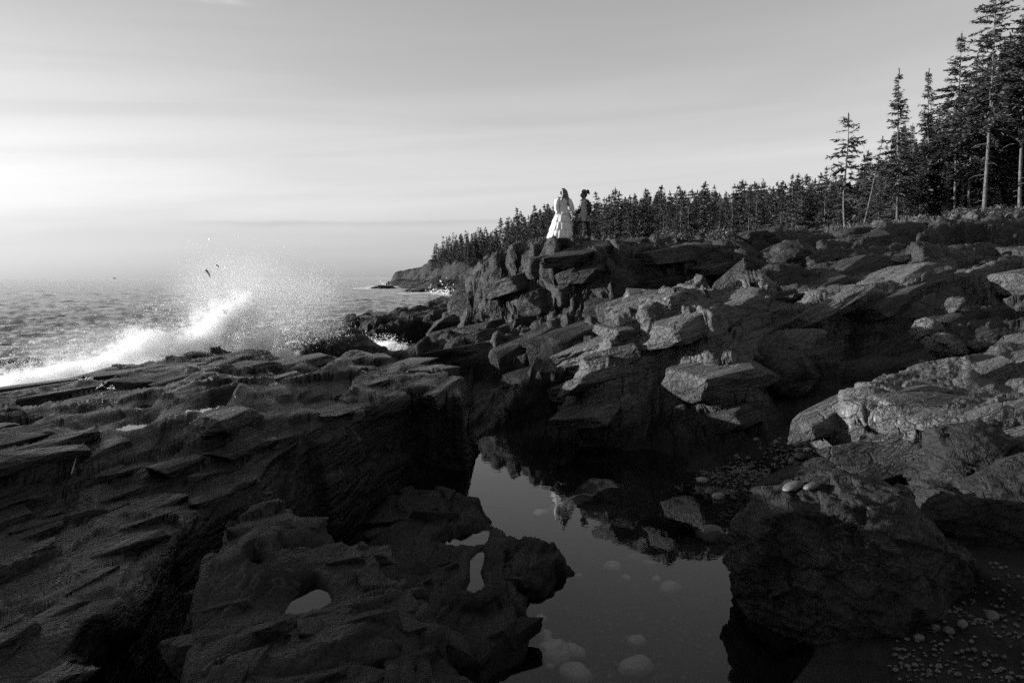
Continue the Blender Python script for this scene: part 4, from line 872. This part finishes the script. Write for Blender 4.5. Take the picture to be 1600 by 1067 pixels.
for px, D, ty, lab in ((1288, 92, 263, 'single spire of a spruce above the middle wood, beside the lone thin spruce'), (1237, 96, 275, 'broad topped spruce rising above the middle wood'), (1170, 110, 292, 'twin topped spruce above the middle wood'), (1252, 97, 281, 'smaller spruce beside the broad topped one')):
    u = P(px, 400, D)[0]; z = hground(u, D) - .3; plant(FAR[(px // 7) % 5], 'spruce_tree', (u, D, z), P(px, ty, D)[2] - z, lab)
VV, FF, off = [], [], 0; n_ = 0; tries = 0
while n_ < 1000 and tries < 6000:
    tries += 1
    px = rt.uniform(678, 1700); D = env(px, DF) + 4 + rt.random() * (env(px, DB) - env(px, DF)) * 1.05
    b_, h_ = far_tree(px, D)
    if px > 1340: h_ = min(9.0, h_ + 6)
    if h_ < 2.5 or b_[2] < 1.5: continue
    cv, cf, tv, tf = MASS_KIND[int(rt.integers(3))][3]; k = h_ / 10.0; a = rt.uniform(0, 6.28); m_ = np.array([[math.cos(a), math.sin(a), 0], [-math.sin(a), math.cos(a), 0], [0, 0, 1]]) * k
    sub = rt.random(len(cf)) < .8; qv = cv.reshape(-1, 4, 3)[sub].reshape(-1, 3)
    VV.append((qv * (1.0, 1.0, 1.0)) @ m_ + b_); FF.append(np.arange(len(qv)).reshape(-1, 4) + off); off += len(qv); n_ += 1
tag(obj('forest', mesh_np('forest', np.concatenate(VV), np.concatenate(FF), 'far_needles', False)), 'mass of spruce forest covering the hill behind', 'forest', kind='stuff')

# ------------------------------------------------------------------ shrubs, grass, dead wood
def shrub_mesh(seed, n=700, ls=.09):
    r = np.random.default_rng(seed); c = r.normal(0, 1, (n, 3)); c /= np.linalg.norm(c, axis=1, keepdims=True); rad = r.random(n) ** .4
    bl = 1 + .35 * perlin(c[:, 0] * 2.2, c[:, 1] * 2.2, c[:, 2] * 2.2, seed); p = c * (rad * bl)[:, None] * (1, 1, .75); p[:, 2] = np.abs(p[:, 2])
    d = r.normal(0, 1, (n, 3)); d /= np.linalg.norm(d, axis=1, keepdims=True); e = np.cross(d, r.normal(0, 1, (n, 3))); e /= np.linalg.norm(e, axis=1, keepdims=True)
    s_ = ls * r.uniform(.6, 1.5, (n, 1)); V = np.stack([p - d * s_, p + e * s_ * .45, p + d * s_, p - e * s_ * .45], 1).reshape(-1, 3)
    return V, np.arange(n * 4).reshape(-1, 4)
SHR = [mesh_np('shrub', *shrub_mesh(400 + i), 'leaf', False) for i in range(4)]
stem_me = mesh_np('stem', *join([tube([(0, 0, -.2), (.1 * math.cos(a), .1 * math.sin(a), .35), (.35 * math.cos(a), .35 * math.sin(a), .7)], [.03, .02, .008], 4) for a in (0, 1.3, 2.6, 3.9, 5.2)]), 'bark')
for k_, px in enumerate((1350, 1366, 1384, 1402, 1418, 1436, 1452, 1470, 1488, 1506, 1522, 1540, 1558, 1574, 1590, 1605, 1330, 1310)):
    D = 44 + (k_ * 29 % 8); u = P(px, 350, D)[0]; z = ground(u, D, .4); s_ = rt.uniform(.55, 1.05)
    root = empty('shrub', (u, D, z), (0, 0, k_), (s_ * 1.3, s_, s_)); tag(root, 'low leafy shrub along the edge of the dense wood', 'shrub', 'shrubs along the wood edge'); obj('foliage', SHR[k_ % 4], root); obj('stem', stem_me, root)
for px, py, D, s_, lab in ((1128, 376, 27.5, .55, 'little bush growing in the cleft right of the outcrop'), (1062, 372, 30.5, .7, 'low bush on the outcrop right of the two people'), (1250, 370, 29, .35, 'tiny bush on the terrace edge')):
    u = P(px, py, D)[0]; z = ground(u, D, .3); root = empty('shrub', (u, D, z - .05), (0, 0, px), (s_, s_, s_)); tag(root, lab, 'shrub'); obj('foliage', SHR[px % 4], root); obj('stem', stem_me, root)
gv = []; rgx = np.random.default_rng(70)
for _ in range(3600):
    px, D = rgx.uniform(1290, 1640), rgx.uniform(38, 54); u = P(px, 350, D)[0]; z = ground(u, D, .3)
    for q in range(3):
        a = rgx.uniform(0, 6.28); h_ = rgx.uniform(.12, .45); l = rgx.normal(0, .12, 2); w_ = .018
        b0 = np.array([u + rgx.normal() * .1, D + rgx.normal() * .1, z - .05]); o_ = np.array([math.cos(a) * w_, math.sin(a) * w_, 0]); gv.append([b0 - o_, b0 + o_, b0 + (l[0], l[1], h_)])
gv = np.array(gv).reshape(-1, 3); tag(obj('grass', mesh_np('grass', gv, np.arange(len(gv)).reshape(-1, 3), 'grass', False)), 'rough grass along the edge of the wood', kind='stuff')
def log(label, a, b, r0, seed):
    r = np.random.default_rng(seed); a, b = np.array(a), np.array(b); n = 7
    pts = [a + (b - a) * i / (n - 1) + r.normal(0, .03, 3) for i in range(n)]; parts = [tube(pts, [r0 * (1 - .55 * i / (n - 1)) for i in range(n)], 7)]
    for k in range(4):
        p = pts[1 + k % 5]; d = r.normal(0, .3, 3); d[2] = abs(d[2]); parts.append(tube([p, p + d * .6, p + d], [r0 * .3, r0 * .2, r0 * .06], 4))
    return tag(obj('driftwood_log', mesh_np('driftwood_log', *join(parts), 'dead_wood')), label, 'driftwood')
log('bleached log lying at the foot of the lone thin spruce', P(1352, 379, 36), P(1382, 366, 37), .10, 1)
log('bleached fallen branch beside the leaning spruce', P(1330, 371, 38), P(1354, 366, 40), .06, 2)
log('pale broken branch sticking up under the tall ragged spruce', P(1494, 349, 46), P(1506, 338, 46), .06, 3)
# strands of kelp on the shelf
def strand(label, pts, r0, mat='kelp', name='kelp_strand'):
    V, F = join([tube(p, [r0] + [r0 * .8] * (len(p) - 2) + [r0 * .3], 5) for p in pts]); return tag(obj(name, mesh_np(name, V, F, mat)), label, 'kelp' if mat == 'kelp' else 'driftwood')
def gz(px, py, z): p = Z(px, py, z); return (p[0], p[1], ground(p[0], p[1], .05) + .03)
strand('forked bleached driftwood stick lying on the shelf', [[gz(-15, 662, 1.2), gz(10, 658, 1.2), gz(30, 654, 1.2)], [gz(12, 661, 1.2), gz(30, 662, 1.2), gz(46, 668, 1.2)], [gz(12, 660, 1.2), gz(8, 668, 1.2)]], .03, 'dead_wood', 'driftwood_stick')
strand('thin pale stick lying in a crack of the shelf', [[gz(110, 727, 1.2), gz(122, 712, 1.2), gz(132, 697, 1.2)]], .006, 'dead_wood', 'driftwood_stick')
strand('pale kelp stalk stranded behind the breaking wave', [[P(452, 566, 16.4), P(470, 557, 16.6), P(480, 560, 16.4)]], .03, 'dead_wood', 'driftwood_stick')

# ------------------------------------------------------------------ the two people
def skin_body(name, verts, edges, mat, parent, sub=2):
    me = bpy.data.meshes.new(name); me.from_pydata([v[:3] for v in verts], edges, []); me.update()
    o = obj(name, me, parent); o.modifiers.new('skin', 'SKIN'); sv = me.skin_vertices[0].data
    for i, v in enumerate(verts):
        r_ = v[3] if isinstance(v[3], tuple) else (v[3], v[3]); sv[i].radius = r_
    sv[0].use_root = True
    m_ = o.modifiers.new('smooth', 'SUBSURF'); m_.levels = sub; m_.render_levels = sub
    o.modifiers['skin'].use_smooth_shade = True; me.materials.append(MATS[mat]); return o
def add_hand(V, E, wrist, hand, curl=(0, 0, -1)):
    """palm, four fingers of different lengths and a thumb leaving the side of the palm"""
    d = np.array(V[hand][:3]) - np.array(V[wrist][:3]); d = d / np.linalg.norm(d); side = np.cross(d, (0, 1, 0)); side /= np.linalg.norm(side)
    p = np.array(V[hand][:3])
    for k, (off, l) in enumerate(((-.03, .060), (-.01, .072), (.01, .068), (.03, .052))):
        a = p + np.array((0, off, 0)) + d * .02; b_ = a + d * l * .55; c_ = b_ + d * l * .35 + np.array(curl) * l * .2; i0 = len(V)
        V += [(*a, .010), (*b_, .009), (*c_, .007)]; E += [(hand, i0), (i0, i0 + 1), (i0 + 1, i0 + 2)]
    i0 = len(V); a = p - d * .03 + side * .025; V += [(*a, .011), (*(a + side * .02 + d * .035), .009)]; E += [(hand, i0), (i0, i0 + 1)]
def loft(rings, n=48):
    """rings of (centre x, centre y, z, rx, ry, ruffle amplitude, ruffle count, phase)"""
    V, F = [], []
    for cx, cy_, z, rx, ry, am, cnt, ph in rings:
        for k in range(n):
            a = 6.28318 * k / n; w_ = 1 + am * math.sin(cnt * a + ph) + am * .6 * math.sin((cnt * 1.7) // 1 * a + ph * 2.3); V.append((cx + rx * w_ * math.cos(a), cy_ + ry * w_ * math.sin(a), z))
    for i in range(len(rings) - 1):
        for k in range(n): F.append((i * n + k, i * n + (k + 1) % n, (i + 1) * n + (k + 1) % n, (i + 1) * n + k))
    return V, F
bx, by = P(880, 375, 26)[0], 26.0; bz = P(880, 375, 26)[2]
bride = empty('person', (bx, by, bz)); tag(bride, 'long haired person in a white tiered gown standing on the outcrop, holding hands', 'person')
V = [(.02,0,.92,(.13,.10)), (.01,0,1.10,(.105,.085)), (0,0,1.26,(.125,.09)), (-.01,0,1.37,.05), (-.02,0,1.43,.055), (-.03,0,1.50,.082), (-.03,0,1.57,.075), (-.11,-.03,1.49,.018),
     (-.14,-.05,1.31,.05), (-.19,-.08,1.07,.038), (-.18,-.12,.86,.028), (-.175,-.13,.79,.028), (.16,.04,1.31,.05), (.26,.0,1.09,.038), (.32,-.02,.88,.028), (.345,-.03,.82,.028),
     (-.06,-.02,.85,.085), (-.09,-.03,.46,.06), (-.08,-.03,.06,.04), (-.20,-.06,.03,.035), (.10,.02,.85,.085), (.11,.02,.46,.06), (.10,.03,.06,.04), (-.02,0,.03,.035)]
E = [(0,1),(1,2),(2,3),(3,4),(4,5),(5,6),(5,7),(2,8),(8,9),(9,10),(10,11),(2,12),(12,13),(13,14),(14,15),(0,16),(16,17),(17,18),(18,19),(0,20),(20,21),(21,22),(22,23)]
add_hand(V, E, 10, 11); add_hand(V, E, 14, 15)
skin_body('body', V, E, 'skin', bride)
tiers = [(1.03, .135, .12), (.80, .22, .20), (.56, .30, .28), (.30, .365, .33), (0.02, .435, .40)]; rings = []
for i in range(4):
    (z0, a0, b0), (z1, a1, b1) = tiers[i], tiers[i + 1]
    for q in range(7):
        t_ = q / 6; am = .012 + .045 * t_; puff = .006 * math.sin(min(1, t_ * 3) * 1.57) if i else .01
        rings.append((-.09 * (1 - (z0 + (z1 - z0) * t_)), 0, z0 + (z1 - z0) * t_, a0 + (a1 - a0) * t_ + puff, b0 + (b1 - b0) * t_ + puff, am, 11 + 3 * i, i * 1.3))
sk = obj('skirt', mesh_np('skirt', *map(np.array, loft(rings, 96)), 'gown'), bride)
obj('bodice', mesh_np('bodice', *map(np.array, loft([(0,0,1.03,.14,.125,.01,9,0), (.0,0,1.12,.15,.125,.01,9,1), (0,0,1.22,.175,.13,.01,9,2), (0,0,1.29,.185,.12,.02,12,0), (0,0,1.335,.15,.09,.03,12,1)], 48)), 'gown'), bride)
for pts in ([(-.12,-.04,1.34), (-.19,-.07,1.24), (-.215,-.09,1.08), (-.20,-.11,.95), (-.185,-.12,.87), (-.185,-.125,.83)], [(.13,.03,1.34), (.21,.03,1.25), (.275,.0,1.09), (.30,-.01,.98), (.325,-.02,.90), (.335,-.025,.86)]):
    obj('sleeve', mesh_np('sleeve', *join([tube(pts, [.055, .085, .08, .085, .045, .075], 14)]), 'gown'), bride)
hairp = [tube([(-.045,.01,1.61), (.0,.01,1.60), (.065,.01,1.52), (.09,.02,1.40), (.11,.02,1.28), (.12,.01,1.16), (.10,0,1.08)], [.03,.075,.095,.10,.10,.08,.02], 14), tube([(.0,-.05,1.56), (.02,-.08,1.44), (-.02,-.10,1.32), (-.06,-.11,1.22)], [.05,.045,.04,.012], 8)]
for k in range(10):
    a = k * .6; hairp.append(tube([(.06 + .04*math.cos(a), .07*math.sin(a), 1.5), (.11 + .05*math.cos(a), .08*math.sin(a), 1.32), (.12 + .06*math.cos(a*2), .09*math.sin(a), 1.18), (.12 + .07*math.cos(a*2), .09*math.sin(a), 1.06)], [.03,.028,.024,.005], 6))
obj('hair', mesh_np('hair', *join(hairp), 'brown_hair'), bride)
gx = P(913, 376, 26)[0]; gz_ = P(913, 376, 26)[2]
groom = empty('person', (gx, by, gz_)); tag(groom, 'person with a hair bun in light vest and dark trousers, one foot stepping up', 'person')
V = [(.05,0,.84,(.12,.10)), (.045,0,1.0,(.10,.10)), (.05,0,1.18,(.11,.13)), (.02,0,1.30,.05), (-.01,0,1.36,.055), (-.035,0,1.44,.083), (-.03,0,1.52,.078), (-.125,0,1.42,.02),
     (.10,-.15,1.21,.055), (.18,-.20,.97,.042), (.10,-.20,.74,.03), (.085,-.20,.67,.03), (.03,.14,1.20,.055), (-.10,.10,.98,.042), (-.28,.01,.84,.03), (-.315,0,.82,.03),
     (.02,-.07,.80,.09), (-.30,-.08,.50,.065), (-.21,-.08,.10,.042), (-.34,-.08,.06,.036), (.10,.06,.80,.09), (.14,.06,.45,.065), (.19,.06,.06,.042), (.06,.06,.03,.036)]
E = [(0,1),(1,2),(2,3),(3,4),(4,5),(5,6),(5,7),(2,8),(8,9),(9,10),(10,11),(2,12),(12,13),(13,14),(14,15),(0,16),(16,17),(17,18),(18,19),(0,20),(20,21),(21,22),(22,23)]
add_hand(V, E, 10, 11); add_hand(V, E, 14, 15)
skin_body('body', V, E, 'dark_skin', groom)
tr = [(.06,0,.82,(.125,.11)), (.0,-.05,.70,.09), (-.30,-.08,.51,.082), (-.215,-.08,.16,.066), (.11,.06,.72,.095), (.14,.06,.45,.075), (.185,.06,.12,.066)]
skin_body('trousers', tr, [(0,1),(1,2),(2,3),(0,4),(4,5),(5,6)], 'dark_cloth', groom)
obj('vest', mesh_np('vest', *map(np.array, loft([(.02,-.02,.60,.155,.175,.01,5,0), (.02,-.02,.80,.155,.175,.008,5,1), (.04,0,1.0,.135,.155,.006,5,2), (.045,0,1.16,.135,.17,.004,5,0), (.04,0,1.24,.11,.15,0,5,0), (.025,0,1.30,.065,.075,0,5,0)], 40)), 'vest'), groom)
jk = [(.105,0,.70,(.095,.165)), (.105,0,.9,(.09,.165)), (.11,0,1.1,(.09,.17)), (.085,0,1.24,(.07,.13)), (.10,-.16,1.21,.075), (.185,-.205,.97,.06), (.11,-.205,.77,.048), (.03,.15,1.20,.075), (-.10,.105,.98,.06), (-.25,.02,.855,.046)]
skin_body('jacket', jk, [(0,1),(1,2),(2,3),(3,4),(4,5),(5,6),(3,7),(7,8),(8,9)], 'dark_cloth', groom)
for pts in ([(-.17,-.08,.06), (-.25,-.08,.055), (-.37,-.08,.04)], [(.23,.06,.04), (.15,.06,.045), (.02,.06,.03)]): obj('shoe', mesh_np('shoe', *join([tube(pts, [.045, .052, .03], 10)]), 'shoe'), groom)
bun = obj('hair', boulder_mesh('bun', 77, 'hair', 3, .05, .8, (1, 1, 1), .3), groom, (.115, 0, 1.55), (0, 0, 0), (.062, .06, .07))
obj('hair', mesh_np('hair_cap', *join([tube([(-.06,0,1.595), (-.01,0,1.56), (.045,0,1.50), (.05,0,1.42), (.04,0,1.36)], [.04,.088,.075,.05,.02], 14), tube([(.04,0,1.53), (.10,0,1.55), (.15,.01,1.60)], [.04,.045,.015], 8), tube([(.13,0,1.56), (.17,-.01,1.50), (.165,0,1.45)], [.03,.025,.006], 7)]), 'hair'), groom)

# ------------------------------------------------------------------ the breaking wave: drops, mist, weed
rs = np.random.default_rng(90); drops = []; rad = []
def burst(px, py, D, rx, ry, n, r0, cl=60, spread=.05, depth=.6, lean=0.0, power=.5):
    nc = max(1, n // cl); a = rs.uniform(0, 6.283, nc); q = rs.random(nc) ** power
    cx = px + rx * q * np.cos(a) ; cy_ = py + ry * q * np.sin(a); cx = cx - lean * (cy_ - py); dd = D + rs.normal(0, depth, nc)
    for x_, y_, d_ in zip(cx, cy_, dd):
        c_ = np.array(P(x_, y_, d_)); k = int(cl * rs.uniform(.4, 1.6)); pts = c_ + rs.normal(0, spread * rs.uniform(.4, 1.6), (k, 3)) * (1, 1, 1.2)
        drops.append(pts); rad.append(r0 * rs.lognormal(0, .42, k))
for i in range(26):                                    # the surge running along the shelf edge
    t_ = i / 25; px = -30 + t_ * 215; D = 11.8 + t_ * 3.2; burst(px, 600 - 45 * t_ - rs.uniform(0, 12), D + .6, 30, 22 + 8 * rs.random(), 260, .0036, cl=24, spread=.09, depth=.4)
burst(232, 538, 16.6, 60, 34, 3500, .0036, spread=.07); burst(215, 524, 16.8, 30, 18, 1800, .0036, spread=.08); burst(275, 540, 16.6, 50, 30, 2500, .0036)
burst(335, 512, 17.0, 60, 50, 6500, .0036, spread=.07, lean=.25); burst(376, 482, 17.1, 34, 36, 4500, .0036, lean=.5); burst(402, 540, 16.9, 52, 32, 5000, .0036); burst(436, 552, 16.7, 30, 20, 2200, .0036)
burst(345, 455, 17.4, 60, 50, 4500, .0036, cl=16, spread=.16, lean=.2); burst(330, 432, 17.4, 36, 34, 1300, .0036, cl=10, spread=.2); burst(425, 480, 17.6, 80, 48, 7000, .0036, cl=16, spread=.18); burst(470, 465, 18.0, 55, 32, 4500, .0036, cl=12, spread=.2); burst(500, 452, 18.4, 28, 20, 1800, .0036, cl=12, spread=.12); burst(400, 422, 17.6, 75, 26, 1000, .0036, cl=8, spread=.25); burst(260, 500, 17, 70, 30, 1600, .0036, cl=10, spread=.15); burst(120, 545, 15, 90, 22, 1200, .0036, cl=10, spread=.12); burst(480, 515, 19, 60, 25, 4500, .0036, cl=14, spread=.16)
Pd = np.concatenate(drops); Rd = np.concatenate(rad); Rd = np.clip(Rd, .0018, .03)
tet = np.array([(1,1,1), (-1,-1,1), (-1,1,-1), (1,-1,-1)]) * .9; rot = rs.normal(0, 1, (len(Pd), 3)); sgn = np.sign(rs.normal(0, 1, (len(Pd), 1, 3)))
Vd = (Pd[:, None, :] + tet[None] * (Rd[:, None, None] * (1 + .35 * rs.normal(0, 1, (len(Pd), 4, 3))))).reshape(-1, 3)
o4 = (np.arange(len(Pd)) * 4)[:, None, None]; Fd = (np.array([(0,1,2), (0,3,1), (0,2,3), (1,3,2)])[None] + o4).reshape(-1, 3)
SPRAY = tag(obj('wave_spray', mesh_np('wave_spray', Vd, Fd, 'foam', True)), 'white spray of the wave bursting over the shelf edge', 'spray', kind='stuff')
CLOUDS = []
def mist(px, py, D, rx, ry, rd, name='sea_mist', mat='mist', label='pale mist hanging over the breaking wave'):
    p = P(px, py, D); k = D / FPX; bm = bmesh.new(); bmesh.ops.create_icosphere(bm, subdivisions=4, radius=1.0); me = bpy.data.meshes.new(name); bm.to_mesh(me); bm.free(); me.materials.append(MATS[mat])
    o = obj(name, me, None, p, (0, 0, 0), (rx * k, rd, ry * k)); CLOUDS.append(o); return o
mist(375, 462, 17.6, 130, 78, 1.5); mist(200, 540, 16.4, 190, 48, 1.2); mist(470, 480, 18.4, 95, 60, 1.2)
for k_, (px, py, D, rx, ry, rd) in enumerate(((-20, 612, 12.0, 70, 34, .6), (20, 598, 12.7, 62, 38, .6), (62, 590, 13.3, 50, 30, .6), (98, 580, 13.9, 60, 32, .6), (150, 570, 15.0, 60, 28, .6), (190, 556, 15.9, 50, 34, .6), (226, 540, 16.6, 62, 46, .7), (285, 546, 16.7, 62, 42, .7), (330, 528, 17.0, 66, 66, .8), (352, 500, 17.1, 50, 52, .7), (380, 482, 17.2, 36, 48, .5), (405, 540, 16.9, 62, 46, .7), (438, 555, 16.7, 44, 30, .5))):
    mist(px, py, D, rx, ry, rd, 'spray_cloud', 'spray_cloud', 'dense white water thrown up by the breaking wave')
for px, py, D, rx, ry, rd in ((545, 540, 38, 46, 12, .8), (600, 540, 37, 44, 13, .8), (500, 546, 37.5, 46, 8, .7), (615, 550, 36, 34, 8, .6)): mist(px, py, D, rx, ry, rd, 'spray_cloud', 'spray_cloud', 'white broken water in the inlet')
# inlet surf: broken water thrown against the ledge
drops, rad = [], []
for px, py, D in ((520, 540, 38), (545, 536, 38), (570, 534, 37.5), (598, 534, 37), (622, 545, 36), (600, 548, 35.5), (560, 545, 36), (450, 548, 37)): burst(px, py, D, 24, 7, 500, .010, spread=.14, depth=.5)
for px, py, D in ((606, 444, 315), (600, 448, 280), (700, 461, 151), (680, 459, 160)): burst(px, py, D, 10, 2, 200, .06, cl=20, spread=.6, depth=3)
Pd = np.concatenate(drops); Rd = np.concatenate(rad)
Vd = (Pd[:, None, :] + tet[None] * (Rd[:, None, None] * (1 + .35 * rs.normal(0, 1, (len(Pd), 4, 3))))).reshape(-1, 3); o4 = (np.arange(len(Pd)) * 4)[:, None, None]; Fd = (np.array([(0,1,2), (0,3,1), (0,2,3), (1,3,2)])[None] + o4).reshape(-1, 3)
SURF = tag(obj('surf', mesh_np('surf', Vd, Fd, 'foam', True)), 'white surf in the inlet and along the far shore', 'surf', kind='stuff')
for o in CLOUDS: o.parent = SURF if o.location.y > 30 else SPRAY
strand('dark strand of weed tossed up in the spray', [[P(322, 420, 17.1), P(326, 424, 17.1), P(329, 431, 17.1)]], .03)
strand('small dark shred of weed flying right of the tossed strand', [[P(338, 412, 17.2), P(342, 414, 17.2), P(340, 420, 17.2)]], .018)
# tiny ship on the horizon
sh = empty('ship', (P(179, 431.5, 7000)[0], 7000, SEA)); tag(sh, 'tiny ship on the horizon far out at sea', 'ship')
def box(name, c, d, parent):
    V = np.array([(x, y, z) for x in (-1, 1) for y in (-1, 1) for z in (-1, 1)]) * np.array(d) / 2 + np.array(c); F = np.array([(0,1,3,2), (4,6,7,5), (0,4,5,1), (2,3,7,6), (0,2,6,4), (1,5,7,3)])
    return obj(name, mesh_np(name, V, F, 'hull', False), parent)
box('hull', (0, 0, 2), (28, 8, 6), sh); box('wheelhouse', (5, 0, 8), (8, 6, 7), sh); box('mast', (-3, 0, 11), (1, 1, 14), sh)
